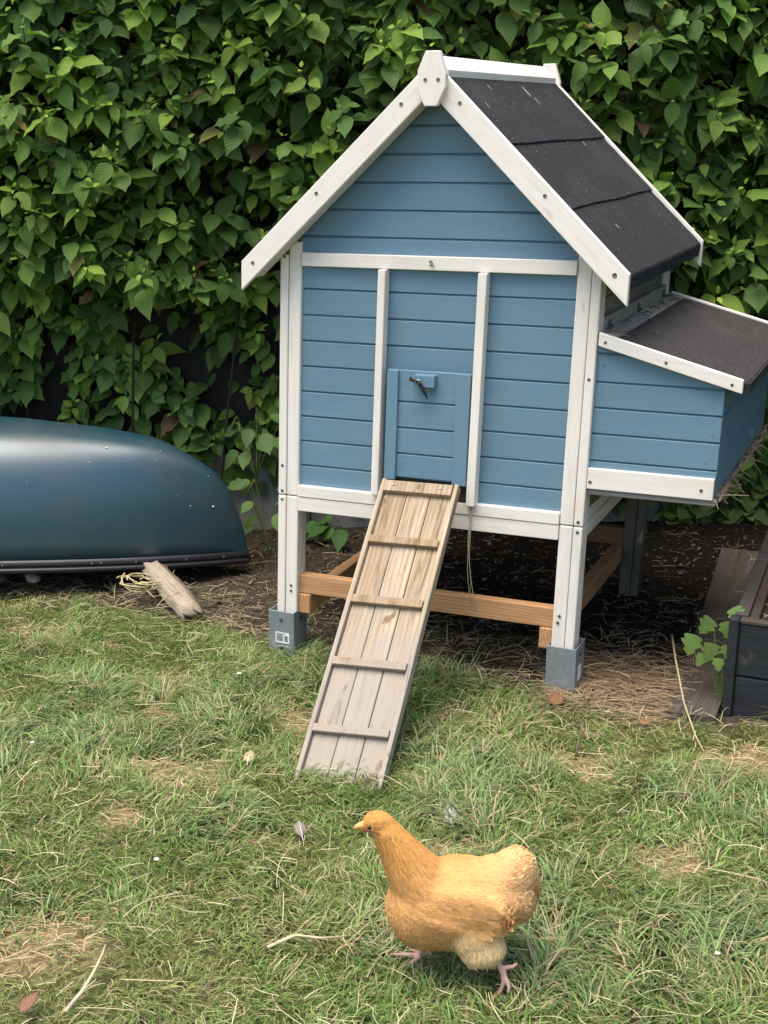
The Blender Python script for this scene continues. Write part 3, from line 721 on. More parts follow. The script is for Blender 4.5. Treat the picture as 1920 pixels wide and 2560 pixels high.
leaf_obj('foliage', hedge, DOGS, *d1, M['leaf'])
# a deeper, sparser layer fills the body
def filler(n, s_lo, s_hi, z_lo, z_hi, seed, pal, size):
    r = np.random.default_rng(seed); s = r.uniform(s_lo, s_hi, n); z = r.uniform(z_lo, z_hi, n); low = (z < .95) & (s < 1.25) & (r.random(n) < .60); s, z = s[~low], z[~low]; n = len(s); nn = np.maximum(bulge(s, z) - r.uniform(.08, .3, n), .03)
    O = A3 + U3 * s[:, None] + N3 * nn[:, None] + np.array([0, 0, 1]) * z[:, None]
    al = N3 * .6 + U3 * r.normal(0, .9, n)[:, None] + np.array([0, 0, 1]) * r.uniform(-1.1, -.1, n)[:, None]
    nm = N3 * r.uniform(.3, .9, n)[:, None] + np.array([0, 0, 1.0]) + r.normal(0, .35, (n, 3))
    return O, al, nm, size * r.uniform(.7, 1.3, n), np.array(pal)[r.integers(0, len(pal), n)] * r.uniform(.7, 1.1, (n, 1))
f1_ = filler(6600, -1.9, 2.5, .1, 2.9, 5, GREENS[:4], .082)
leaf_obj('inner_foliage', hedge, DOGS, *f1_, M['leaf'])
for k in range(13):
    s0 = -1.9 + 4.4 * k / 13 + random.uniform(-.05, .05); n0 = random.uniform(.04, .12); dr_ = random.gauss(0, 1); p = [hp(s0 + dr_ * q * .08 + .012 * math.sin(q * 1.3 + s0 * 9), n0 + .012 * math.cos(q * 1.7 + s0 * 5), -.05 + .4 * q) for q in range(6)]
    stm.tube(p, [.006, .0055, .005, .004, .003, .002], 6, False)
stm.build('stems', flat('hedge_bark', (.035, .028, .02), .85, nz=.5, nscale=50), hedge, 0, False, True)
vib = thing('guelder_shrub', 'paler broad leaved shrub with toothed leaves behind the nest box', 'shrub', hp(3.3, .2, 0))
stm2 = MB()
d2 = shoots(1300, 2.1, 4.6, .25, 2.85, 2, VIB, .082, VGRE, .10, stm2)
leaf_obj('foliage', vib, VIBS, *d2, M['leaf'])
f2_ = filler(3200, 2.3, 4.6, .1, 2.9, 6, VGRE[:4], .085); f3_ = filler(1100, 1.5, 3.6, .02, .55, 16, VGRE[:4], .085); f2_ = tuple(np.concatenate([a, b]) for a, b in zip(f2_, f3_))
leaf_obj('inner_foliage', vib, VIBS, *f2_, M['leaf'])
# unseen leaf wall on the right, added to keep sky light off the coop
r9 = np.random.default_rng(90); n9 = 5200; yy = r9.uniform(.1, 2.6, n9); zz = r9.uniform(.05, 2.6, n9); xx = 1.86 + .25 * fbm(yy, zz, 2.2, 140) + r9.uniform(-.12, .25, n9)
leaf_obj('blocker_foliage', vib, VIBS, np.stack([xx, yy, zz], -1), np.stack([-.6 + 0 * yy, r9.normal(0, .8, n9), r9.uniform(-1.1, -.1, n9)], -1), np.stack([-r9.uniform(.3, .9, n9), r9.normal(0, .35, n9), 1 + 0 * yy], -1), .1 * r9.uniform(.7, 1.3, n9), np.array(VGRE)[r9.integers(0, 5, n9)] * r9.uniform(.7, 1.2, (n9, 1)), M['leaf'])
for k in range(7):
    s0 = 2.4 + 2.1 * k / 7; n0 = random.uniform(.04, .12); dr_ = random.gauss(0, 1); stm2.tube([hp(s0 + dr_ * q * .08 + .012 * math.sin(q * 1.3 + s0 * 9), n0 + .012 * math.cos(q * 1.7 + s0 * 5), -.05 + .4 * q) for q in range(6)], [.006, .0055, .005, .004, .003, .002], 6, False)
stm2.build('stems', flat('shrub_bark', (.07, .055, .04), .85, nz=.5, nscale=50), vib, 0, False, True)

# ------------------------------------------------------------ canoe
BOW = Vector((-.875, .60, 0)); CL = 4.0
canoe = thing('canoe', 'glossy dark green canoe lying upside down in front of the hedge', 'canoe', BOW - UX * 2.0)
def cano(s):     # s from the bow 0 .. CL ; returns half beam, gunwale z, keel z
    q = min(s, CL - s)
    hb = .37 * (1 - math.exp(-q / .62)) 
    gz = .035 + .075 * (1 - math.exp(-q / .8))
    kz = float(np.interp(q, [0, .012, .033, .065, .114, .222, .33, .515, .765, 1.1, 2], [.036, .12, .195, .277, .342, .412, .455, .487, .513, .53, .55]))
    return hb, gz, max(kz, gz + .002)
ss = [0, .003, .007, .012, .02, .033, .048, .065, .085, .1, .12, .14, .19, .25, .32, .4, .5, .62, .76, .92, 1.1, 1.35, 1.65, 2.0]; ss = ss + [CL - q for q in ss[-2::-1]]
V = []; Fc = []; NS = 28
for s in ss:
    hb, gz, kz = cano(s)
    for k in range(NS + 1):
        a = math.pi * k / NS; c, sn = math.cos(a), math.sin(a)
        y = hb * math.copysign(abs(c) ** .74, c); z = gz + (kz - gz) * abs(sn) ** .80
        z += .012 * math.exp(-(y / .02) ** 2) * min(1, min(s, CL - s) / .3)          # keel ridge
        V.append(BOW - UX * s - NX_ * 0 + NX_ * y * 1.0 + Vector((0, 0, z)))
for i in range(len(ss) - 1):
    for k in range(NS): Fc.append((i * (NS + 1) + k, i * (NS + 1) + k + 1, (i + 1) * (NS + 1) + k + 1, (i + 1) * (NS + 1) + k))
mb = MB(); mb.v = V; mb.f = Fc
t = NT('canoe_hull')
b1 = t.noise(t.coord((3, 3, 5)), 1.4, 5, .6, .3); b2 = t.noise(t.coord(), 90, 3, .6)
col = t.mix(t.ramp(b1, [(.5, 0.0), (.75, .6)]), (.006, .041, .058), (.018, .040, .042)); b3 = t.noise(t.coord((2.2, 2.2, 3), (0, 0, R(23))), 1.5, 5, .6, .3); sc = t.noise(t.coord((2, 40, 90), (0, R(8), R(23))), 1.6, 3, .6, .5)
col = t.mix(t.ramp(b3, [(.46, 0.0), (.74, .4)]), col, (.050, .046, .036)); col = t.mix(t.ramp(sc, [(.68, 0.0), (.72, .22)]), col, (.08, .12, .13)); col = t.mix(t.ramp(b2, [(.68, 0.0), (.75, .25)]), col, (.3, .3, .28))
hull_m = t.fin(col, t.ramp(b3, [(.35, .36), (.7, .52)]), t.bump(b2, .05, .001), .8); t.b.inputs['Coat Weight'].default_value = .3; t.b.inputs['Coat Roughness'].default_value = .3
hull = mb.build('hull', hull_m, canoe, 0, False, True)
sm_ = hull.modifiers.new('skin', 'SOLIDIFY'); sm_.thickness = .006; sm_.offset = -1
# black gunwale, both sides meeting at the ends, upper lip and lower rail
gm = flat('black_gunwale', (.012, .012, .013), .38, nz=.3, nscale=25)
for side in (1, -1):
    mb = MB(); pa = []; pb = []
    for s in ss:
        hb, gz, kz = cano(s)
        pa.append(BOW - UX * s + NX_ * side * (hb + .006) + Vector((0, 0, gz + .022))); pb.append(BOW - UX * s + NX_ * side * (hb + .012) + Vector((0, 0, gz - .006)))
    n = len(ss); o = NX_ * side * .006
    vs_ = pa + pb + [p - o * 3 for p in pa] + [p - o * 3.5 for p in pb]
    mb.add(vs_, [(i, i + 1, n + i + 1, n + i) for i in range(n - 1)] + [(2 * n + i, 2 * n + i + 1, i + 1, i) for i in range(n - 1)] + [(n + i, n + i + 1, 3 * n + i + 1, 3 * n + i) for i in range(n - 1)])
    mb.tube([p + Vector((0, 0, -.004)) for p in pb], .010, 8)
    g_ = mb.build('gunwale', gm, canoe, 0, False, True)
    if side == 1:
        for s in (.08, .2, .36, .47, .5, .78, 1.05, 1.35):
            hb, gz, kz = cano(s); p = BOW - UX * s + NX_ * (hb + .0095) + Vector((0, 0, gz + .010))
            r = MB(); n = 8; r.add([p + UX * .0035 * math.cos(2 * math.pi * k / n) + Vector((0, 0, .0035 * math.sin(2 * math.pi * k / n))) for k in range(n)] + [p + NX_ * .003 + UX * .003 * math.cos(2 * math.pi * k / n) + Vector((0, 0, .003 * math.sin(2 * math.pi * k / n))) for k in range(n)],
                  [tuple(range(n, 2 * n))] + [(k, (k + 1) % n, n + (k + 1) % n, n + k) for k in range(n)])
            r.build('rivet', M['wire'], g_)
# white specks stuck on the hull
sp_ = MB(); rng = random.Random(31)
def hull_pt(s, a):
    hb, gz, kz = cano(s); c, sn = math.cos(a), math.sin(a)
    return BOW - UX * s + NX_ * (hb * abs(c) ** .74 + .002) + Vector((0, 0, gz + (kz - gz) * sn ** .80 + .001))
for k in range(13):
    p = hull_pt(rng.uniform(.1, 1.0), rng.uniform(.5, 1.45)); r = rng.uniform(.0008, .0018) if k > 1 else .0032
    n = 6; sp_.add([p + Vector((0, 0, r)), p - Vector((0, 0, r))] + [p + UX * r * math.cos(2 * math.pi * j / n) * 1.2 + NX_ * r * math.sin(2 * math.pi * j / n) for j in range(n)], [(0, 2 + j, 2 + (j + 1) % n) for j in range(n)] + [(1, 2 + (j + 1) % n, 2 + j) for j in range(n)])
sp_.build('bird_lime', flat('bird_lime_white', (.7, .7, .68), .7), canoe)['kind'] = 'stuff'

# ------------------------------------------------------------ log, stones
lg = thing('log', 'short weathered split log propping up the canoe bow', 'log', (-.9, .22, 0))
p0, p1 = Vector((-.80, .10, .004)), Vector((-1.20, .42, .055)); ax = (p1 - p0).normalized(); sd_ = ax.cross(Vector((0, 0, 1))).normalized(); up_ = sd_.cross(ax)
V = []; Fc = []; n = 16; m = 14; rng = random.Random(8)
prof = [1 + rng.uniform(-.22, .14) for _ in range(n)]
for i in range(m + 1):
    f = i / m; c = p0.lerp(p1, f)
    r0 = .036 * (.9 + .1 * min(1, f * 4)) * (1 + .08 * math.sin(f * 7))
    for k in range(n):
        a = 2 * math.pi * k / n; r = r0 * prof[k] * (1 + rng.uniform(-.09, .09)); off = rng.uniform(-.03, .03) if i in (0,) else 0
        V.append(c + ax * off + (sd_ * math.cos(a) * 1.15 + up_ * math.sin(a) * .85) * r)
for i in range(m):
    for k in range(n): Fc.append((i * n + k, i * n + (k + 1) % n, (i + 1) * n + (k + 1) % n, (i + 1) * n + k))
Fc += [tuple(range(n - 1, -1, -1)), tuple(range(m * n, m * n + n))]
mb = MB(); mb.v = V; mb.f = Fc
t = NT('split_log'); rz = math.atan2(ax.y, ax.x)
g = t.noise(t.coord((4, 60, 60), (0, 0, rz)), 1.3, 6, .7, .6); b = t.noise(t.coord(), 14, 4)
col = t.ramp(g, [(.28, (.10, .08, .055)), (.45, (.29, .24, .18)), (.75, (.42, .36, .28))]); col = t.mix(t.ramp(b, [(.5, 0.0), (.75, .5)]), col, (.24, .18, .12))
mb.build('split_wood', t.fin(col, .9, t.bump(g, 1.0, .006), .15), lg, 0, False, True)
def rock(name, c, r, label, cat, mat, seed, group=None):
    bm = bmesh.new(); bmesh.ops.create_icosphere(bm, subdivisions=3, radius=1); rng = np.random.default_rng(seed)
    d = rng.normal(0, 1, (7, 3)); d /= np.linalg.norm(d, axis=1)[:, None]; h = rng.uniform(.6, .95, 7)
    for v in bm.verts:
        p = np.array(v.co); 
        for k in range(7):
            q = p @ d[k]
            if q > h[k]: p = p - d[k] * (q - h[k]) * .9
        v.co = p * np.array(r) * (1 + rng.uniform(-.03, .03))
    me = bpy.data.meshes.new(name); bm.to_mesh(me); bm.free(); me.transform(Matrix.Translation(c)); o = link_mesh(name, me, mat, None, 0, c)
    return tag(o, label, cat, group)
rock('stone', (-1.47, .17, .006), (.03, .022, .016), 'pale rough stone on the soil under the canoe rim', 'stone', flat('pale_stone', (.42, .38, .34), .9, nz=.5, nscale=60, bump=.6), 3)
rock('stone', (-1.56, .12, .01), (.02, .018, .013), 'small dark stone half buried beside the paler stone under the canoe', 'stone', flat('dark_stone', (.10, .085, .07), .9, nz=.4, nscale=60, bump=.6), 5)
# a tangle of dry stalks beside the log
tg = MB(); rng = random.Random(12)
for k in range(13):
    c = Vector((-1.06 + rng.gauss(0, .02), .205 + rng.gauss(0, .02), .03)); r = rng.uniform(.03, .075); a0 = rng.uniform(0, 6.3); sp = rng.uniform(2.5, 5.2); tl = rng.uniform(-.8, .8); ql = rng.uniform(-.5, .9)
    pts = [c + Vector((r * math.cos(a0 + sp * j / 9), r * .8 * math.sin(a0 + sp * j / 9), max(-.015, r * .7 * math.sin(a0 + sp * j / 9) * ql + .012 + r * tl * .3 * math.cos(a0 + sp * j / 9)))) for j in range(10)]
    tg.tube(pts, rng.uniform(.0016, .0028), 5)
for k in range(16):
    a = rng.uniform(0, 6.3); L = rng.uniform(.05, .14); c = Vector((-1.0 + rng.gauss(0, .07), .22 + rng.gauss(0, .05), .012)); d = Vector((math.cos(a), math.sin(a), rng.uniform(0, .4)))
    tg.tube([c, c + d * L * .5 + Vector((0, 0, .012)), c + d * L], .0014, 4)
tag(tg.build('stalk_tangle', flat('pale_stalk', (.48, .40, .2), .8, nz=.3, nscale=40), None, 0, False, True, (-1.03, .235, 0)), 'loop of tangled dry yellow stalks lying against the split log', 'dry stalks')

# ------------------------------------------------------------ planter, edging
def bw(name, base, wear):
    t = NT(name); g = t.noise(t.coord((4, 30, 40)), 1.5, 6, .7, .5); b = t.noise(t.coord(), 12, 5, .7)
    col = t.ramp(g, [(.3, tuple(q * .6 for q in base)), (.6, base), (.8, tuple(q * 1.7 for q in base))]); col = t.mix(t.ramp(b, [(.6, 0.0), (.75, .55)]), col, wear)
    return t.fin(col, .75, t.bump(g, .7, .003), .3)
M['blackw'] = bw('black_stained_wood', (.020, .022, .024), (.11, .10, .085)); M['oldw'] = bw('worn_rim_wood', (.055, .047, .04), (.20, .18, .15)); M['brownw'] = bw('brown_wet_wood', (.05, .034, .025), (.12, .09, .065))
pt = thing('raised_planter', 'black stained timber raised bed at the right edge beside the coop', 'planter', (1.2, .4, 0))
px0, px1, py0, py1, pz = .870, 1.62, .0, 1.05, .292
pb_ = lambda a, b, n, m, bev=.004: MB().box(a, b).build(n, m, pt, bev)
skx = -.035        # the bed runs back slightly to the left
def pbx(a, b, n, m, bev=.004):
    mb = MB().box(a, b); mb.v = [(x + skx * (y - py0), y + .02 * (x - px0), z) for x, y, z in mb.v]; return mb.build(n, m, pt, bev)
for z0, z1 in ((-.02, .140), (.1435, .286)):
    pbx((px0 + .012, py0 + .004, z0), (px1, py0 + .026, z1), 'side_board', M['blackw'])
    pbx((px0 + .004, py0 + .03, z0), (px0 + .026, py1, z1), 'side_board', M['blackw'])
    pbx((px0 + .03, py1 - .03, z0), (px1, py1 - .01, z1), 'side_board', M['blackw']); pbx((px1 + .001, py0 + .03, z0), (px1 + .022, py1 - .03, z1), 'side_board', M['blackw'])
pbx((px0 - .014, py0 - .006, -.02), (px0 + .011, py0 + .03, .30), 'corner_post', M['blackw'])
pbx((px0 - .004, py0 + .0305, .287), (px0 + .03, py1, .303), 'rim', M['oldw'], .003); pbx((px0 + .012, py0 + .0, .287), (px1, py0 + .03, .298), 'rim', M['oldw'], .003)
pbx((px0 + .031, py0 + .031, .12), (px0 + .055, py1 - .03, .295), 'liner_board', M['brownw'], .003)
pbx((px0 + .056, py0 + .032, .02), (px1 - .002, py1 - .032, .262), 'soil', flat('planter_soil', (.03, .022, .016), .95, nz=.5, nscale=70, bump=.9), 0)
ps = MB(); rng = random.Random(6)
for k in range(60):
    x = px0 + .06 + rng.random() * .2; y = py0 + .04 + rng.random() * .5; a = rng.uniform(0, 6.3); L = rng.uniform(.02, .05)
    ps.tube([(x + skx * y, y, .268), (x + skx * y + L * math.cos(a) * .5, y + L * .5 * math.sin(a), .274), (x + skx * y + L * math.cos(a), y + L * math.sin(a), .268)], .0013, 4)
ps.build('straw_mulch', flat('mulch_straw', (.42, .32, .18), .9, nz=.4, nscale=40), pt)['kind'] = 'stuff'
eb = MB(); V = []; nb_ = 14
for i in range(nb_ + 1):
    f = i / nb_; y = -.06 + 1.45 * f
    for x in (.735 - .115 * f, .85 - .045 * f):
        z = float(ground_h(x, y)); V += [(x, y, z + .016 + .002 * math.sin(i)), (x, y, z - .03)]
Fc = []
for i in range(nb_):
    a = 4 * i; Fc += [(a, a + 2, a + 6, a + 4), (a, a + 4, a + 5, a + 1), (a + 2, a + 3, a + 7, a + 6)]
Fc += [(0, 1, 3, 2), (4 * nb_, 4 * nb_ + 2, 4 * nb_ + 3, 4 * nb_ + 1)]
eb.v = V; eb.f = Fc
tag(eb.build('edging_board', raw_wood('edging_wood', (.042, .034, .027), (.07, .058, .048), (.11, .093, .077), 'y'), None, 0, False, False, (.74, .4, 0)), 'flat grey brown plank set in the ground beside the raised bed', 'plank')
# ------------------------------------------------------------ small plants
MAP = leaf_template([(0, .02), (.04, .30), (.10, .44), (.18, .40), (.26, .34), (.36, .48), (.46, .46), (.54, .30), (.64, .24), (.76, .27), (.86, .16), (1, .006)], .10, .15, .06)
def little_plant(name, label, cat, base, stems_, T, col, mat=M['leaf'], normal=(0.1, -.75, .7), stemcol=(.08, .12, .03)):
    root = thing(name, label, cat, base); sm2 = MB(); O, A, N, S, Cc = [], [], [], [], []; r = np.random.default_rng(len(label))
    for (tip, size, al) in stems_:
        b = Vector(base); tp = Vector(tip); midp = b.lerp(tp, .5) + Vector((0, 0, .02)); sm2.tube([b, midp, tp], [.0022, .0018, .0012], 5, False)
        O.append(tip); A.append(al); N.append(np.array(normal) + r.normal(0, .15, 3)); S.append(size); Cc.append(np.array(col) * r.uniform(.85, 1.2))
    sm2.build('stem', flat('green_stem', stemcol, .7), root, 0, False, True)
    leaf_obj('leaves', root, DOGS if T is DOG else T, np.array(O), np.array(A), np.array(N), np.array(S), np.array(Cc), mat)
    return root
gz_ = float(ground_h(.80, .1))
little_plant('seedling', 'young plant with lobed bright green leaves beside the black raised bed', 'seedling', (.845, .06, gz_),
             [((.755, .10, .20), .060, (-.2, -.35, -.95)), ((.80, .09, .255), .052, (-.5, -.3, -.7)), ((.84, .07, .262), .050, (.25, -.3, -.85)), ((.855, .05, .31), .048, (.4, -.3, -.4)), ((.81, .06, .20), .052, (-.1, -.4, -.9)), ((.848, .05, .205), .042, (.25, -.4, -.8)), ((.80, .10, .235), .038, (-.6, -.2, -.5)), ((.79, .06, .165), .038, (-.4, -.4, -.8)), ((.83, .05, .165), .036, (.1, -.4, -.9))], MAP, (.13, .21, .055))
def shrublet(name, label, base, n, seed, size, col, spread, h):
    r = np.random.default_rng(seed); st = []
    for k in range(n):
        a = r.uniform(0, 6.28); rr = r.uniform(.3, 1) * spread; tip = (base[0] + rr * math.cos(a), base[1] + rr * math.sin(a) * .6 - .02, base[2] + h * r.uniform(.35, 1))
        st.append((tip, size * r.uniform(.7, 1.25), (math.cos(a), math.sin(a) * .6 - .35, -r.uniform(.1, .7))))
    return little_plant(name, label, 'plant', base, st, DOG, col, normal=(.1, -.5, .9))
shrublet('dogwood_sucker', 'bright dogwood sprig growing by the canoe bow', (-.86, .73, .0), 9, 4, .08, (.10, .18, .05), .10, .28)
shrublet('weed', 'low leafy weed on the soil behind the ramp', (-.70, 1.02, .0), 8, 6, .08, (.07, .16, .04), .10, .10)
shrublet('dogwood_sucker', 'leafy low sprig hanging over the canoe beside the coop post', (-.98, .86, .25), 12, 9, .085, (.085, .15, .045), .18, .24)

# ------------------------------------------------------------ grass and straw
def blade_mesh(name, P, H, lean_dir, lean, Wd, cols, droop, mat):
    """each blade: base pair, two bent mid pairs, tip"""
    n = len(P); up = np.array([0, 0, 1.0]); ld = np.stack([np.cos(lean_dir), np.sin(lean_dir), np.zeros(n)], -1); sd = np.stack([-np.sin(lean_dir), np.cos(lean_dir), np.zeros(n)], -1)
    r_ = np.random.default_rng(n); tw = r_.uniform(-1.2, 1.2, n)[:, None]; sd = nrm(sd * np.cos(tw) + ld * np.sin(tw) * .8 + up * np.sin(tw) * .3)
    V = np.zeros((n, 7, 3)); curve = r_.normal(0, .25, n)
    for j, f in enumerate((0, .4, .75, 1.0)):
        ang = lean * (.55 + .45 * f) + droop * f * f
        ang = np.clip(ang, 0, 1.75)
        c = P + (ld * (np.sin(ang) * H * f)[:, None]) + up * (np.cos(ang) * H * f)[:, None] + sd * (curve * H * f * f)[:, None]
        ww = Wd * (1, .9, .6, 0)[j]
        if j < 3: V[:, 2 * j] = c - sd * ww[:, None] * .5; V[:, 2 * j + 1] = c + sd * ww[:, None] * .5
        else: V[:, 6] = c
    gz = ground_h(V[..., 0], V[..., 1]) ; V[..., 2] = np.maximum(V[..., 2], gz + .002 + .004 * r_.random((n, 1)))
    b = (np.arange(n) * 7)[:, None]
    Q = np.concatenate([b + np.array([[0, 1, 3, 2]]), b + np.array([[2, 3, 5, 4]])]); T3 = b + np.array([[4, 5, 6]])
    fc = np.array([.72, .72, .95, .95, 1.08, 1.08, 1.2])
    me = fast_mesh(name, V.reshape(-1, 3), [Q, T3], (cols[:, None, :] * (1 + 0 * fc)[None, :, None]).reshape(-1, 3))
    return link_mesh(name, me, mat)
def blade_mat(name, trans=.3, rough=.5):
    t = NT(name); ca = t.n('ShaderNodeVertexColor'); ca.layer_name = 'Col'
    t.fin(ca.outputs[0], rough, None, .3)
    tr = t.n('ShaderNodeBsdfTranslucent'); t.l(ca.outputs[0], tr.inputs[0]); ms = t.n('ShaderNodeMixShader'); ms.inputs[0].default_value = trans
    t.l(t.b.outputs[0], ms.inputs[1]); t.l(tr.outputs[0], ms.inputs[2]); t.l(ms.outputs[0], t.out.inputs[0]); return t.m
rg = np.random.default_rng(23)
HR0 = np.array([.91840353, .39564498]); HF0 = np.array([-.39564498, .91840353]); HO0 = np.array([1.2957, -3.2716]) + HF0 * 2.11
def in_ramp(x, y): return (x > -.03 - .06) & (x < .20) & (y > -.655) & (y < -.02) & (y > -.655)
def grass(n, x0, x1, y0, y1, rg):
    x = rg.uniform(x0, x1, n); y = rg.uniform(y0, y1, n)
    s = soil_mask(x, y); d = dry_mask(x, y); patchy = fbm(x, y, 4.0, 80)
    keep = rg.random(n) < np.clip((1 - s) * (1 - .85 * d) * (.45 + .95 * patchy) + .02 * (s > .5), 0, 1)
    # nothing grows through the planter, edging plank, or the posts
    keep &= ~((x > .845) & (y > .0)); keep &= ~((x > .63) & (x < .85) & (y > .06))
    x, y = x[keep], y[keep]; n = len(x); d = d[keep]; patchy = patchy[keep]
    tuft = fbm(x, y, 4.2, 90); coarse = sstep(.50, .68, tuft)             # coarse blue-green tussocks
    short = sstep(.5, .66, fbm(x, y, 1.9, 95))                            # close-cropped mossy areas
    nearbed = np.exp(-((x - 1.02) / .16) ** 2 - ((y + .06) / .07) ** 2)
    H = rg.uniform(.028, .062, n) * (1 + 1.2 * nearbed) * (1 + .75 * coarse) * (1 - .35 * short) * (1 - .4 * d)
    for fu, fv in ((.06, .03), (.225, -.05)):
        q = HO0 + HR0 * fu + HF0 * fv; H = H * (1 - .6 * np.exp(-((x - q[0]) ** 2 + (y - q[1]) ** 2) / .045 ** 2))
    ang = 6.28 * fbm(x, y, 5.5, 100) * 2.0 + rg.normal(0, .75, n)
    lean = np.abs(rg.normal(.66, .36, n)) + .15 * coarse
    Wd = rg.uniform(.0018, .0037, n) * (1 + .45 * coarse) * (1 - .25 * short)
    g1 = np.array([.136, .208, .050]); g2 = np.array([.150, .214, .076]); g3 = np.array([.176, .222, .060]); dr = np.array([.38, .31, .17])
    c = g1 + (g2 - g1) * coarse[:, None]; c = c + (g3 - c) * (short * .7)[:, None]
    yel = rg.random(n) < (.185 + .28 * d + .10 * sstep(.45, .25, patchy))
    c = np.where(yel[:, None], dr * rg.uniform(.7, 1.25, (n, 1)), c * (rg.uniform(.55, 1.3, (n, 1)) + (rg.random((n, 1)) < .16) * .75))
    P = np.stack([x, y, ground_h(x, y) - .004], -1)
    return P, H, ang, lean, Wd, c, np.full(n, .55)
M['grass'] = blade_mat('grass_blade')
parts = [grass(230000, -2.0, 2.0, -1.95, .42, rg), grass(36000, -4.2, 4.2, -4.2, .5, rg)]
g_ = [np.concatenate([p[k] for p in parts]) for k in range(7)]
tag(blade_mesh('lawn_grass', *g_, M['grass']), 'patchy green lawn with dry tufts in front of the coop', 'grass', kind='stuff')

def strips(name, P, ang, L, Wd, lift, cols, mat, bendy=.5, hz=None):
    n = len(P); r_ = np.random.default_rng(n + 1); d = np.stack([np.cos(ang), np.sin(ang), np.zeros(n)], -1); s = np.stack([-np.sin(ang), np.cos(ang), np.zeros(n)], -1)
    bend = r_.normal(0, bendy, n); tilt = r_.normal(0, .22, n); rows = 7; V = np.zeros((n, rows, 3, 3))
    for j in range(rows):
        f = j / (rows - 1) - .5
        c = P + d * (L * f)[:, None] + s * (L * bend * (f * f * 1.2 + .5 * f * f * f))[:, None]
        z = ground_h(P[:, 0], P[:, 1]) + lift + np.abs(tilt) * L * (f * np.sign(tilt) + .5) * .5 - .002 * (f * f * 4)
        ww = Wd * (1 - .5 * abs(f))
        for q, (o, h) in enumerate(((-.5, 0), (0, .45), (.5, 0))):
            V[:, j, q] = c + s * (ww * o)[:, None]; V[:, j, q, 2] = z + ww * h
    b = (np.arange(n) * rows * 3)[:, None]; Q = np.concatenate([b + np.array([[j * 3 + q, j * 3 + q + 1, j * 3 + 4 + q, j * 3 + 3 + q]]) for j in range(rows - 1) for q in (0, 1)])
    me = fast_mesh(name, V.reshape(-1, 3), [Q], np.repeat(cols, rows * 3, 0)); return link_mesh(name, me, mat)
def straw(rg):
    out = []
    # thick litter on the bare earth under and round the coop
    n = 17000; x = rg.uniform(-1.9, 1.0, n); y = rg.uniform(-.15, 1.6, n); s = soil_mask(x, y); den = fbm(x, y, 3, 120)
    front = np.exp(-np.maximum(y - .05, 0) / .28)
    k = (rg.random(n) < s * (.07 + .93 * front) * sstep(.2, .6, den)); x, y = x[k], y[k]; n = len(x)
    a = rg.uniform(0, 3.14, n); L = rg.uniform(.02, .09, n); Wd = rg.uniform(.0014, .0034, n)
    pal = np.array([(.30, .215, .125), (.22, .16, .095), (.38, .29, .175), (.14, .10, .065), (.085, .06, .042)]); c = pal[rg.integers(0, 5, n)] * rg.uniform(.7, 1.15, (n, 1))
    out.append((np.stack([x, y, 0 * x], -1), a, L, Wd, rg.uniform(.001, .016, n), c))
    n = 1700; x = rg.uniform(.38, .74, n); y = rg.normal(.06, .11, n); a = rg.normal(.2, .7, n); L = rg.uniform(.03, .10, n)
    c = np.array([.27, .19, .11]) * rg.uniform(.4, 1.3, (n, 1)); out.append((np.stack([x, y, 0 * x], -1), a, L, rg.uniform(.0012, .0026, n), rg.uniform(.002, .02, n), c))
    # pale stalks scattered on the lawn
    n = 2600; x = rg.uniform(-1.9, 1.7, n); y = rg.uniform(-1.9, .15, n); a = rg.uniform(0, 3.14, n); L = rg.uniform(.02, .05, n) + .07 * rg.random(n) ** 3; Wd = rg.uniform(.0008, .0020, n)
    c = np.array([.50, .44, .27]) * rg.uniform(.65, 1.2, (n, 1)); out.append((np.stack([x, y, 0 * x], -1), a, L, Wd, rg.uniform(.012, .034, n), c))
    # matted dry grass in the bare patches
    n = 60000; x = rg.uniform(-1.9, 1.7, n); y = rg.uniform(-1.9, .2, n); k = rg.random(n) < dry_mask(x, y) * .55; x, y = x[k], y[k]; n = len(x)
    c = np.array([.42, .31, .17]) * rg.uniform(.55, 1.25, (n, 1)); out.append((np.stack([x, y, 0 * x], -1), rg.normal(.35, .7, n), rg.uniform(.02, .06, n), rg.uniform(.0010, .0022, n), rg.uniform(.001, .012, n), c))
    return [np.concatenate([o[k] for o in out]) for k in range(6)]
sw = straw(np.random.default_rng(77))
M['straw'] = blade_mat('straw', .1, .7)
tag(strips('straw_litter', *sw, M['straw'], .32), 'straw and dry stalks littering the soil and lawn', 'straw', kind='stuff')
# small crumbs of bark and soil on the bare earth
n = 5200; r_ = np.random.default_rng(5); x = r_.uniform(-1.9, 1.1, n); y = r_.uniform(-.1, 1.9, n); k = r_.random(n) < soil_mask(x, y); x, y = x[k], y[k]; n = len(x)
T = np.array([(1, 0, 0), (-.5, .8, .1), (-.6, -.7, 0), (0, 0, .8), (.1, .1, -.6)]); FT = [np.array([(0, 1, 3), (1, 2, 3), (2, 0, 3), (1, 0, 4), (2, 1, 4), (0, 2, 4)])]
aa = r_.uniform(0, 6.28, n); A_ = np.stack([np.cos(aa), np.sin(aa), r_.normal(0, .3, n)], -1); B_ = np.stack([-np.sin(aa), np.cos(aa), r_.normal(0, .3, n)], -1) * r_.uniform(.3, 1, (n, 1)); C_ = np.tile([0, 0, 1.0], (n, 1)) * r_.uniform(.3, .8, (n, 1))
V, Fs = instance(T, FT, np.stack([x, y, ground_h(x, y) + .004], -1), A_, B_, C_, np.abs(r_.normal(.004, .005, n)) + .002)
pal = np.array([(.05, .035, .025), (.09, .065, .045), (.15, .12, .085), (.03, .022, .017), (.2, .16, .11)])
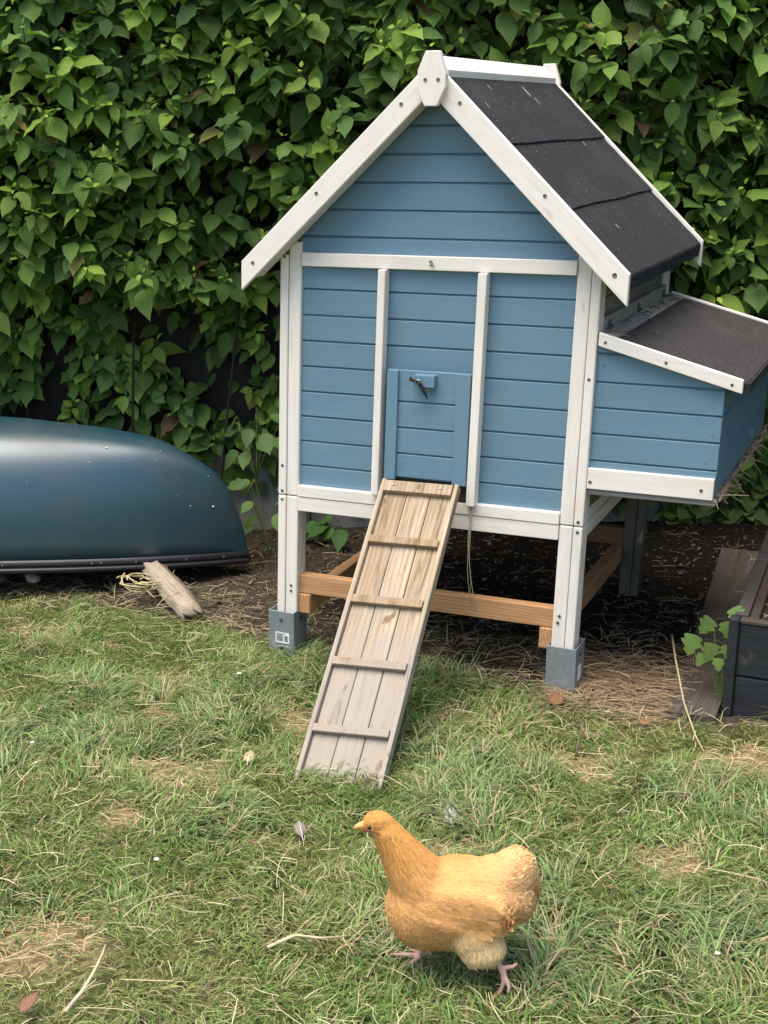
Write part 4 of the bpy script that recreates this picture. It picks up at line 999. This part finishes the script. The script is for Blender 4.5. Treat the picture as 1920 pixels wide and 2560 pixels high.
tag(link_mesh('bark_crumbs', fast_mesh('bark_crumbs', V, Fs, np.repeat(pal[r_.integers(0, 5, n)], 5, 0), None, False), M['straw']), 'bark crumbs and clods strewn over bare soil', 'soil crumbs', kind='stuff')

# larger single pieces lying about
def stick(pts, r, name, label, cat, col, group=None):
    pts = [Vector((x, y, float(ground_h(x, y)) + z)) for x, y, z in pts]
    mb = MB().tube(pts, [r * (1 - .55 * k / (len(pts) - 1)) for k in range(len(pts))], 6)
    return tag(mb.build(name, flat(name + '_bark', col, .8, nz=.35, nscale=60), None, 0, False, True, pts[0]), label, cat, group)
stick([(.665, .275, .10), (.71, .10, .10), (.775, -.10, .06), (.83, -.22, .03), (.86, -.27, .02)], .0032, 'dry_stalk', 'long pale dry stalk leaning across the gap between coop and raised bed', 'stalk', (.42, .36, .2))
stick([(.01, -1.669, .02), (.012, -1.62, .03), (.004, -1.575, .035), (-.015, -1.52, .033), (-.03, -1.488, .03)], .0045, 'dry_stalk', 'curved pale stalk lying in the lawn near the bottom left', 'stalk', (.48, .40, .26))
stick([(.57, -.375, .0), (.572, -.37, .03), (.577, -.366, .06), (.580, -.362, .09)], .0045, 'twig', 'upright brown twig stub standing in the grass right of the ramp', 'twig', (.20, .155, .11))
stick([(-.85, -.43, .022), (-.78, -.42, .026), (-.72, -.41, .024)], .004, 'twig', 'short brown twig lying on the lawn at the left', 'twig', (.13, .09, .06))
stick([(.25, -1.37, .03), (.29, -1.33, .04), (.335, -1.32, .04), (.37, -1.29, .035)], .0035, 'dry_stalk', 'bent pale stalk lying in front of the hen', 'stalk', (.50, .43, .27))
# twine hanging below the pop-hole
for k, (x0, x1, z1) in enumerate(((.133, .155, .22), (.137, .165, .205), (.140, .150, .26))):
    pts = [Vector(K((x0 + (x1 - x0) * f + .004 * math.sin(f * 7 + k), -.006 - .012 * math.sin(f * 3) , .51 + (z1 - .51) * f))) for f in [q / 8 for q in range(9)]]
    tag(MB().tube(pts, .0011, 5).build('twine', flat('jute_twine', (.36, .29, .18), .9), None, 0, False, True, pts[0]),
        'thin strands of twine dangling from the rail beside the ramp', 'twine', 'twine strands by the ramp')
# fallen feathers, leaves, daisies
def feather_obj(p, ang, L, Wd, col, label, tilt=.3, group=None):
    ou = [(0, .03), (.12, .12), (.3, .42), (.5, .5), (.7, .46), (.88, .28), (1, .03)]; V = []; Fc = []
    d = Vector((math.cos(ang), math.sin(ang), tilt)).normalized(); s = Vector((-math.sin(ang), math.cos(ang), 0)); u = s.cross(d) * -1
    if u.z < 0: u = -u
    rngl = random.Random(len(label)); b = Vector((p[0], p[1], float(ground_h(*p)) + .022))
    for th in (0, -.0008):
        for t_, h in ou:
            for q in (-1, -.5, 0, .5, 1): V.append(b + d * L * t_ + s * Wd * h * q * rngl.uniform(.9, 1.1) + u * (.10 * L * t_ * (1 - t_) * 2 - .12 * Wd * q * q + th))
    n = len(ou)
    for o in (0, 5 * n): Fc += [(o + 5 * i + k, o + 5 * i + k + 1, o + 5 * i + 6 + k, o + 5 * i + 5 + k) for i in range(n - 1) for k in range(4)]
    mb = MB(); mb.v = V; mb.f = Fc
    root = mb.build('fallen_feather', flat('feather_vane', col, .8, nz=.35, nscale=120), None, 0, False, True, b); tag(root, label, 'feather', group)
    MB().tube([b - d * L * .22 + u * .001, b + d * L * .4 + u * (.05 * L + .001), b + d * L * .95 + u * .002], [.0011, .0009, .0004], 5).build('quill', flat('quill', (.6, .56, .5), .5), root, 0, False, True)
feather_obj((.405, -.80), 2.05, .058, .030, (.30, .26, .235), 'pale grey fallen feather on the lawn just above the hen')
feather_obj((.13, -.985), 2.2, .05, .026, (.19, .165, .135), 'dull brown fallen feather on the lawn left of the hen')
feather_obj((-.145, -.73), 1.9, .045, .024, (.42, .34, .16), 'yellowish fallen feather lying left of the ramp foot')
def dead_leaf(p, ang, L, col, label, tilt=.25):
    root_n = 'fallen_leaf'; V, U, Fq = DOG
    d = np.array([math.cos(ang), math.sin(ang), tilt]); nm = np.array([-.2, -.5, 1.0])
    me_o = leaf_obj(root_n, None, DOG, np.array([[p[0], p[1], float(ground_h(*p)) + .022]]), np.array([d]), np.array([nm]), np.array([L]), np.array([col]), M['leaf'])
    m = me_o.modifiers.new('skin', 'SOLIDIFY'); m.thickness = .0006
    me_o.data.transform(Matrix.Translation(-Vector((p[0], p[1], 0)))); me_o.location = (p[0], p[1], 0)
    tag(me_o, label, 'dead leaf')
dead_leaf((.46, -.12), 2.6, .06, (.24, .125, .065), 'orange brown dead leaf in front of the right coop leg')
dead_leaf((.68, -.175), .6, .034, (.28, .15, .07), 'small orange dead leaf on the lawn right of the ramp')
dead_leaf((-.06, -1.70), 1.5, .045, (.25, .13, .085), 'reddish curled dead leaf in the bottom left corner of the lawn', .6)
dead_leaf((-.50, .09), .4, .05, (.28, .13, .08), 'rusty brown dead leaf beside the left coop leg')
def daisy(p, r, label):
    b = Vector((p[0], p[1], float(ground_h(*p)) + .03)); root = thing('daisy', label, 'daisy', b); mb = MB()
    for k in range(12):
        a = 2 * math.pi * k / 12; d = Vector((math.cos(a), math.sin(a), .35)); s = Vector((-math.sin(a), math.cos(a), 0)) * r * .2
        mb.add([b + d * r * .2 - s * .5, b + d * r * .2 + s * .5, b + d * r * .8 + s, b + d * r + Vector((0, 0, .001)), b + d * r * .8 - s], [(0, 1, 2, 3, 4)])
    mb.build('petals', flat('white_petals', (.8, .8, .78), .7), root); MB().tube([b - Vector((0, 0, .03)), b], .0009, 5).build('stem', flat('green_stem', (.08, .14, .03), .7), root)
    MB().tube([b, b + Vector((0, 0, .002)), b + Vector((0, 0, .0035))], [r * .3, r * .28, r * .1], 8).build('flower_centre', flat('yellow_centre', (.6, .42, .05), .8), root)
daisy((-.095, -1.21), .006, 'single white daisy in the lawn left of the hen'); daisy((-.42, -.28), .0065, 'white daisy in a dark grass tuft left of the ramp')
daisy((-.68, -.86), .007, 'white daisy at the left edge of the lawn'); daisy((1.03, -1.06), .005, 'white daisy in the lawn right of the hen')

# ------------------------------------------------------------ hen
HR = np.array([.91840353, .39564498, 0]); HF = np.array([-.39564498, .91840353, 0]); HU = np.array([0, 0, 1.0])
HO = np.array([1.2957, -3.2716, 0]) + HF * 2.11
def hw(u, v, z): return HO + HR * u + HF * v + HU * z
bm = bmesh.new()
def ell(c, r, rot=0.0, yaw=0.0):
    """ellipsoid in hen space (u to the tail, v away from the camera, z up); rot tilts tail-up"""
    ret = bmesh.ops.create_icosphere(bm, subdivisions=4, radius=1)
    cr, sr = math.cos(rot), math.sin(rot); cy_, sy = math.cos(yaw), math.sin(yaw)
    for v in ret['verts']:
        x, y, z = v.co.x * r[0], v.co.y * r[1], v.co.z * r[2]
        x, z = x * cr - z * sr, x * sr + z * cr; x, y = x * cy_ - y * sy, x * sy + y * cy_
        v.co = (c[0] + x, c[1] + y, c[2] + z)
def htube(pts, rad, n=14):
    mb = MB().tube(pts, rad, n); vs_ = [bm.verts.new(q) for q in mb.v]
    for f in mb.f: bm.faces.new([vs_[i] for i in f])
ell((.130, 0, .158), (.118, .076, .084), .05)          # trunk
ell((.079, 0, .150), (.064, .064, .080), .2)           # breast
ell((.180, 0, .178), (.085, .066, .064), .10)          # saddle
ell((.232, 0, .178), (.050, .056, .052), .3)           # rump fluff
ell((.206, 0, .200), (.050, .050, .050), .35)
ell((.238, 0, .214), (.044, .044, .053), -.2)          # tail cushion
ell((.252, .0, .188), (.036, .034, .046), -.2)
htube([(.085, 0, .185), (.062, 0, .222), (.042, 0, .256), (.024, 0, .286), (.008, 0, .312)], [.060, .050, .039, .030, .0245], 20)   # neck
ell((.086, 0, .200), (.062, .056, .044), -.62)          # hackle cape
ell((-.001, 0, .321), (.0285, .0195, .0225), -.15)     # head
ell((-.019, 0, .316), (.015, .0125, .0135), -.2)       # face
ell((.152, -.058, .180), (.082, .019, .042), -.12, -.12); ell((.152, .058, .180), (.082, .019, .042), -.12, .12)   # wings
ell((.174, -.042, .132), (.050, .038, .052), -.1); ell((.184, -.048, .103), (.044, .032, .037))     # near thigh
ell((.125, .038, .110), (.046, .034, .050), .3); ell((.110, .042, .078), (.024, .02, .026))         # far thigh
def remeshed(vox, it, fac):
    global bm
    me_ = bpy.data.meshes.new('hen_raw'); bm.to_mesh(me_); bm.free(); tmp = bpy.data.objects.new('hen_raw', me_); C.objects.link(tmp)
    rm = tmp.modifiers.new('remesh', 'REMESH'); rm.mode = 'VOXEL'; rm.voxel_size = vox
    s2 = tmp.modifiers.new('smooth', 'SMOOTH'); s2.factor = fac; s2.iterations = it
    out = bpy.data.meshes.new_from_object(tmp.evaluated_get(bpy.context.evaluated_depsgraph_get())); bpy.data.objects.remove(tmp); return out
soft = remeshed(.004, 16, .5); bm = bmesh.new(); bm.from_mesh(soft)
htube([(-.024, 0, .3165), (-.034, 0, .3155), (-.041, 0, .3125), (-.046, 0, .3085)], [.0085, .0066, .0042, .0014], 10)   # upper beak
htube([(-.022, 0, .309), (-.032, 0, .3085), (-.040, 0, .3075)], [.0062, .0044, .0012], 10)
NL = -.048
# near shank and toes, pushing off
htube([(.196, NL, .096), (.210, NL, .076), (.219, NL - .002, .062), (.226, NL - .003, .048)], [.012, .0065, .0058, .0064], 10)
htube([(.226, NL - .003, .048), (.227, NL - .006, .032), (.222, NL - .006, .014), (.212, NL - .006, -.004)], [.0062, .0050, .0046, .0026], 8)
htube([(.226, NL - .003, .048), (.231, NL + .008, .032), (.231, NL + .014, .012), (.226, NL + .018, .0)], [.006, .0046, .0042, .0026], 8)
htube([(.225, NL - .003, .045), (.233, NL - .010, .036), (.236, NL - .014, .026), (.234, NL - .017, .016)], [.006, .0044, .004, .0024], 8)
htube([(.222, NL - .002, .056), (.233, NL - .002, .060), (.242, NL - .004, .062), (.250, NL - .004, .070)], [.0058, .0046, .004, .0026], 8)
# far shank, foot flat and about to carry the weight
FL = .040
htube([(.112, FL, .075), (.108, FL, .052), (.098, FL, .034), (.084, FL, .022)], [.011, .0062, .0056, .0064], 10)
for q in ([(.084, FL, .022), (.066, FL, .020), (.046, FL + .002, .020), (.020, FL + .003, .019)], [(.084, FL, .022), (.072, FL - .010, .019), (.060, FL - .019, .015), (.049, FL - .024, .012)],
          [(.084, FL, .022), (.072, FL + .016, .018), (.060, FL + .030, .014)], [(.086, FL, .024), (.082, FL - .006, .033), (.080, FL - .010, .041)]):
    htube(q, [.0062, .0050, .0044, .0026][:len(q)], 8)
hme = remeshed(.0022, 2, .5)
n = len(hme.vertices); HV = np.zeros(n * 3); hme.vertices.foreach_get('co', HV); HV = HV.reshape(-1, 3)
HN = np.zeros(n * 3); hme.vertices.foreach_get('normal', HN); HN = HN.reshape(-1, 3)
def leg_zone(u, v, z):
    near = (np.abs(v - NL) < .034) & (z < .082) & (u > .204) & (u + .8 * (.082 - z) > .209)
    far = (v > .0) & (z < .050) & (u < .112)
    return near | far
def thigh_zone(u, v, z): return sstep(.156, .134, z + .25 * np.abs(u - .175)) * sstep(.122, .144, u) * (v < .0)
def hen_colour(u, v, z):
    gold = np.array([.72, .36, .10]); buff = np.array([.73, .395, .145]); pale = np.array([.82, .54, .26]); cream = np.array([.90, .66, .34]); pink = np.array([.55, .34, .27]); horn = np.array([.60, .33, .12])
    u, v, z = [np.asarray(q, float) for q in (u, v, z)]; c = np.tile(buff, (len(u), 1))
    mixin = lambda c, col, f: c + (col - c) * np.clip(f, 0, 1)[:, None]
    c = mixin(c, gold, sstep(.13, .27, z - .55 * u))
    var = fbm(u + .3 * v, z + .2 * v, 26, 150); c = c * (1 + .30 * (var - .5))[:, None]
    c = mixin(c, cream, thigh_zone(u, v, z)); c = mixin(c, pale, sstep(.165, .305, u + .25 * (z - .15)) * .85)
    c = mixin(c, pale, sstep(.12, .06, z) * .45)
    # brown smudges below the wing and at the rump
    c = mixin(c, np.array([.34, .19, .075]), .75 * np.exp(-((u - .095) / .022) ** 2 - ((z - .150 + .35 * (u - .095)) / .007) ** 2) * (v < -.03)); c = mixin(c, np.array([.36, .21, .09]), .6 * np.exp(-((u - .218) / .014) ** 2 - ((z - .176) / .008) ** 2) * (v < -.02))
    c = mixin(c, pink, leg_zone(u, v, z) * 1.0); c = mixin(c, horn, (u < -.0275) * 1.0)
    face = (u > -.0285) & (u < -.004) & (z < .3165 - .25 * (u + .02)) & (z > .296); c = mixin(c, np.array([.46, .19, .11]), face * .95)
    c = mixin(c, np.array([.22, .09, .045]), np.exp(-((u + .001) / .003) ** 2 - ((z - .3085) / .0045) ** 2) * .9)
    return c
hc = hen_colour(HV[:, 0], HV[:, 1], HV[:, 2])
ca = hme.color_attributes.new('Col', 'FLOAT_COLOR', 'POINT'); c4 = np.ones((n, 4), np.float32); c4[:, :3] = hc; ca.data.foreach_set('color', c4.ravel())
hme.shade_smooth()
Wv = HO + HV[:, 0:1] * HR + HV[:, 1:2] * HF + HV[:, 2:3] * HU; hme.vertices.foreach_set('co', Wv.astype(np.float32).ravel()); hme.update()
t = NT('hen_skin'); vc = t.n('ShaderNodeVertexColor'); vc.layer_name = 'Col'; nz = t.noise(t.coord(), 160, 4, .6)
hskin = t.fin(t.mix(t.ramp(nz, [(.3, 0.0), (.7, .25)]), vc.outputs[0], t.mix(1.0, vc.outputs[0], (.7, .62, .5), 'MULTIPLY')), .65, t.bump(nz, .4, .002), .25)
hen = thing('hen', 'buff golden hen striding left across the lawn in front of the ramp', 'hen', hw(.14, 0, 0))
hme.materials.clear(); body = link_mesh('body', hme, hskin, hen)
# plumage: overlapping feathers laid along the flow of the coat
t = NT('buff_feather'); vc = t.n('ShaderNodeVertexColor'); vc.layer_name = 'Col'; at = t.n('ShaderNodeAttribute', attribute_name='lf'); sp = t.n('ShaderNodeSeparateXYZ'); t.l(at.outputs['Vector'], sp.inputs[0])
ab = t.n('ShaderNodeMath', operation='ABSOLUTE'); t.l(sp.outputs[0], ab.inputs[0])
m1 = t.n('ShaderNodeMath', operation='MULTIPLY_ADD'); t.l(ab.outputs[0], m1.inputs[0]); m1.inputs[1].default_value = -.8; t.l(sp.outputs[1], m1.inputs[2])
m2 = t.n('ShaderNodeMath', operation='MULTIPLY'); t.l(m1.outputs[0], m2.inputs[0]); m2.inputs[1].default_value = 60; sn = t.n('ShaderNodeMath', operation='SINE'); t.l(m2.outputs[0], sn.inputs[0])
fcol = t.mix(1.0, vc.outputs[0], t.ramp(sp.outputs[1], [(.0, .84), (.5, .96), (.85, 1.0), (1, 1.0)]), 'MULTIPLY')
t.fin(fcol, .75, t.bump(sn.outputs[0], .25, .0006), .2)
tr = t.n('ShaderNodeBsdfTranslucent'); t.l(fcol, tr.inputs[0]); ms = t.n('ShaderNodeMixShader'); ms.inputs[0].default_value = .25
t.l(t.b.outputs[0], ms.inputs[1]); t.l(tr.outputs[0], ms.inputs[2]); t.l(ms.outputs[0], t.out.inputs[0]); M['feather'] = t.m
FEA = leaf_template([(0, .10), (.2, .25), (.45, .34), (.68, .34), (.85, .23), (.95, .10), (1, .02)], -.12, .06, .05)
rf = np.random.default_rng(41)
def plumage(sel_w, count, size_f, lift_f, name, jit=.16, wid=1.0, flowf=None):
    wgt = sel_w / sel_w.sum(); ids = rf.choice(n, count, p=wgt); P = HV[ids]; Nn = HN[ids]; u, v, z = P[:, 0], P[:, 1], P[:, 2]
    fl = flowf(u, v, z)
    fl = fl + rf.normal(0, jit, (count, 3)); fl = fl - Nn * (fl * Nn).sum(1, keepdims=True); fl = nrm(fl)
    S = size_f(u, v, z) * rf.uniform(.75, 1.25, count); lift = lift_f(u, v, z) * rf.uniform(.4, 1.6, count)
    al = nrm(fl + Nn * lift[:, None]); A = np.cross(al, Nn); A = nrm(A); Cc = np.cross(A, al)
    O = P - al * (S * .25)[:, None] + Nn * (.0006 + .0008 * rf.random(count))[:, None]
    V_, Fs_ = instance(FEA[0] * np.array([wid, 1, 1]), FEA[2], O, A, al, Cc, S)
    Vw = HO + V_[:, 0:1] * HR + V_[:, 1:2] * HF + V_[:, 2:3] * HU
    c = hen_colour(u, v, z) * rf.uniform(.86, 1.10, (count, 1)) * np.array([1, 1, 1]); m = len(FEA[0])
    NB = np.repeat(nrm(Nn + rf.normal(0, .15, (count, 3)) + (Cc - Nn) * .45), m, 0)
    return Vw, Fs_, np.repeat(c, m, 0), np.tile(FEA[1], (count, 1)), NB[:, 0:1] * HR + NB[:, 1:2] * HF + NB[:, 2:3] * HU
area = np.ones(n)
u, v, z = HV.T
leg = leg_zone(u, v, z); head = (z > .298) & (u < .02); beak = u < -.026; face = (u < -.004) & (z < .3165 - .25 * (u + .02)) & (z > .29)
thigh = (thigh_zone(u, v, z) > .25) & ~leg; tail = (u > .225) & (z > .12)
wing = (np.abs(v) > .055) & (u > .06) & (u < .245) & (z > .140) & (z < .222)
neckz = (z > .20 + .6 * (u - .05)) & (u < .12) & ~head
def flow_gen(u, v, z):
    f = np.stack([np.full_like(u, 1.0), np.zeros_like(u), np.full_like(u, -.25)], -1)
    nk = sstep(.18, .25, z - .3 * (u - .05)) * sstep(.13, .07, u)
    f = f * (1 - nk)[:, None] + np.array([.42, 0, -.9]) * nk[:, None]
    hd = ((z > .300) & (u < .02)); f[hd] = (1, 0, -.15)
    br = sstep(.07, .03, u) * sstep(.22, .16, z); f = f * (1 - br)[:, None] + np.array([.35, 0, -.95]) * br[:, None]
    th = thigh_zone(u, v, z) > .25; f[th] = (.15, 0, -1)
    tl = u > .222
    f[tl] = np.stack([.75 + 0 * u[tl], .6 * np.sign(v[tl]) * np.abs(v[tl]) / .05, (z[tl] - .175) * 14], -1)
    bel = (z < .11) & (u < .14); f[bel] = (.9, 0, -.35)
    return f
eyez = (np.abs(u + .0165) < .0075) & (np.abs(z - .3205) < .0060)
ok = ~leg & ~beak & ~face & ~eyez
k1 = lambda q: (lambda u, v, z: np.full_like(u, q))
sets = [plumage((ok & ~head & ~tail & ~thigh) * 1.0, 24000, lambda u, v, z: np.where(z > .25, .014, .019), k1(.05), 'body', .16, .20, flow_gen),
        plumage((ok & ~head & ~tail & ~thigh & (z < .24)) * 1.0, 1500, k1(.026), k1(.02), 'body_feathers', .12, .62, flow_gen),
        plumage((ok & head) * 1.0, 4200, k1(.0062), k1(.04), 'head', .12, .3, flow_gen),
        plumage((ok & tail) * 1.0, 1200, k1(.030), k1(.05), 'tail', .2, .45, flow_gen),
        plumage((ok & tail) * 1.0, 13000, k1(.026), k1(.08), 'tail_fluff', .26, .16, flow_gen),
        plumage((ok & thigh) * 1.0, 12000, k1(.020), k1(.06), 'thigh', .24, .17, flow_gen)]
# the folded wing: coverts and flight feathers in rows, each row tucked under the one before
def wing_rows():
    ids, Ls = [], []
    for side in (-1, 1):
        for r_i, (z0, ua, ub, L, nf) in enumerate(((.157, .100, .205, .046, 14), (.165, .092, .225, .046, 17), (.174, .092, .215, .038, 16), (.185, .098, .205, .032, 14), (.195, .108, .195, .028, 12))):
            for q in range(nf):
                u0 = ua + (ub - ua) * (q + rf.uniform(-.35, .35)) / nf; zz = z0 - .10 * (u0 - .15) + rf.normal(0, .0025) - .006 * math.sin((q / nf) * 3.1)
                dd = (HV[:, 0] - u0) ** 2 + (HV[:, 2] - zz) ** 2 + np.where(HV[:, 1] * side < .035, 1, 0) ; ids.append(int(dd.argmin())); Ls.append(L * (.72 + .4 * q / nf))
    return np.array(ids), np.array(Ls)
w_ids, w_L = wing_rows()
def plumage_at(ids, Ls, flow, lift, wid):
    P = HV[ids]; Nn = HN[ids]; fl = flow(P[:, 0], P[:, 1], P[:, 2]) + rf.normal(0, .10, (len(ids), 3)); fl = nrm(fl - Nn * (fl * Nn).sum(1, keepdims=True))
    al = nrm(fl + Nn * (lift * rf.uniform(.3, 1.7, len(ids)))[:, None]); A = nrm(np.cross(al, Nn)); Cc = np.cross(A, al); O = P - al * (Ls * .3)[:, None] + Nn * .0022
    V_, F_ = instance(FEA[0] * np.array([wid, 1, 1]), FEA[2], O, A, al, Cc, Ls); m = len(FEA[0]); Vw = HO + V_[:, 0:1] * HR + V_[:, 1:2] * HF + V_[:, 2:3] * HU
    NB = np.repeat(nrm(Nn * .6 + Cc * .5 + rf.normal(0, .08, (len(ids), 3))), m, 0)
    c = hen_colour(P[:, 0], P[:, 1], P[:, 2]) * rf.uniform(.74, 1.06, (len(ids), 1))
    return Vw, F_, np.repeat(c, m, 0), np.tile(FEA[1], (len(ids), 1)), NB[:, 0:1] * HR + NB[:, 1:2] * HF + NB[:, 2:3] * HU
sets.append(plumage_at(w_ids, w_L, lambda u, v, z: np.stack([1 + 0 * u, 0 * u, -.30 - .8 * (u - .2)], -1), .05, .62))
# longer wisps hanging at the hem of the thigh
hem = np.where((thigh_zone(u, v, z) > .5) & (z < .092) & ~leg & (HN[:, 2] < .1))[0]; hem = rf.choice(hem, 260)
sets.append(plumage_at(hem, rf.uniform(.022, .040, 260), lambda u, v, z: np.stack([.35 + 0 * u, 0 * u, -1 + 0 * u], -1), .12, .14))
off = 0; Vs, Fq, Cs, Es, Nb = [], [], [], [], []
for a, f, c, e, nb2 in sets:
    Nb.append(nb2)
    Vs.append(a); Fq.append(f[0] + off); Cs.append(c); Es.append(e); off += len(a)
pme = fast_mesh('plumage', np.concatenate(Vs), [np.concatenate(Fq)], np.concatenate(Cs), np.concatenate(Es))
pme.normals_split_custom_set_from_vertices(np.concatenate(Nb).tolist())      # feathers take the shading of the coat they lie in
link_mesh('plumage', pme, M['feather'], hen)
def ball(name, c, r, mat, parent):
    b2 = bmesh.new(); bmesh.ops.create_uvsphere(b2, u_segments=16, v_segments=10, radius=r); m_ = bpy.data.meshes.new(name); b2.to_mesh(m_); b2.free(); m_.transform(Matrix.Translation(hw(*c))); m_.shade_smooth()
    return link_mesh(name, m_, mat, parent)
eye_m = flat('hen_eye', (.012, .006, .004), .12, 0, .7)
for sgn in (-1, 1): ball('eye', (-.0165, sgn * .0142, .3205), .0042, eye_m, hen)
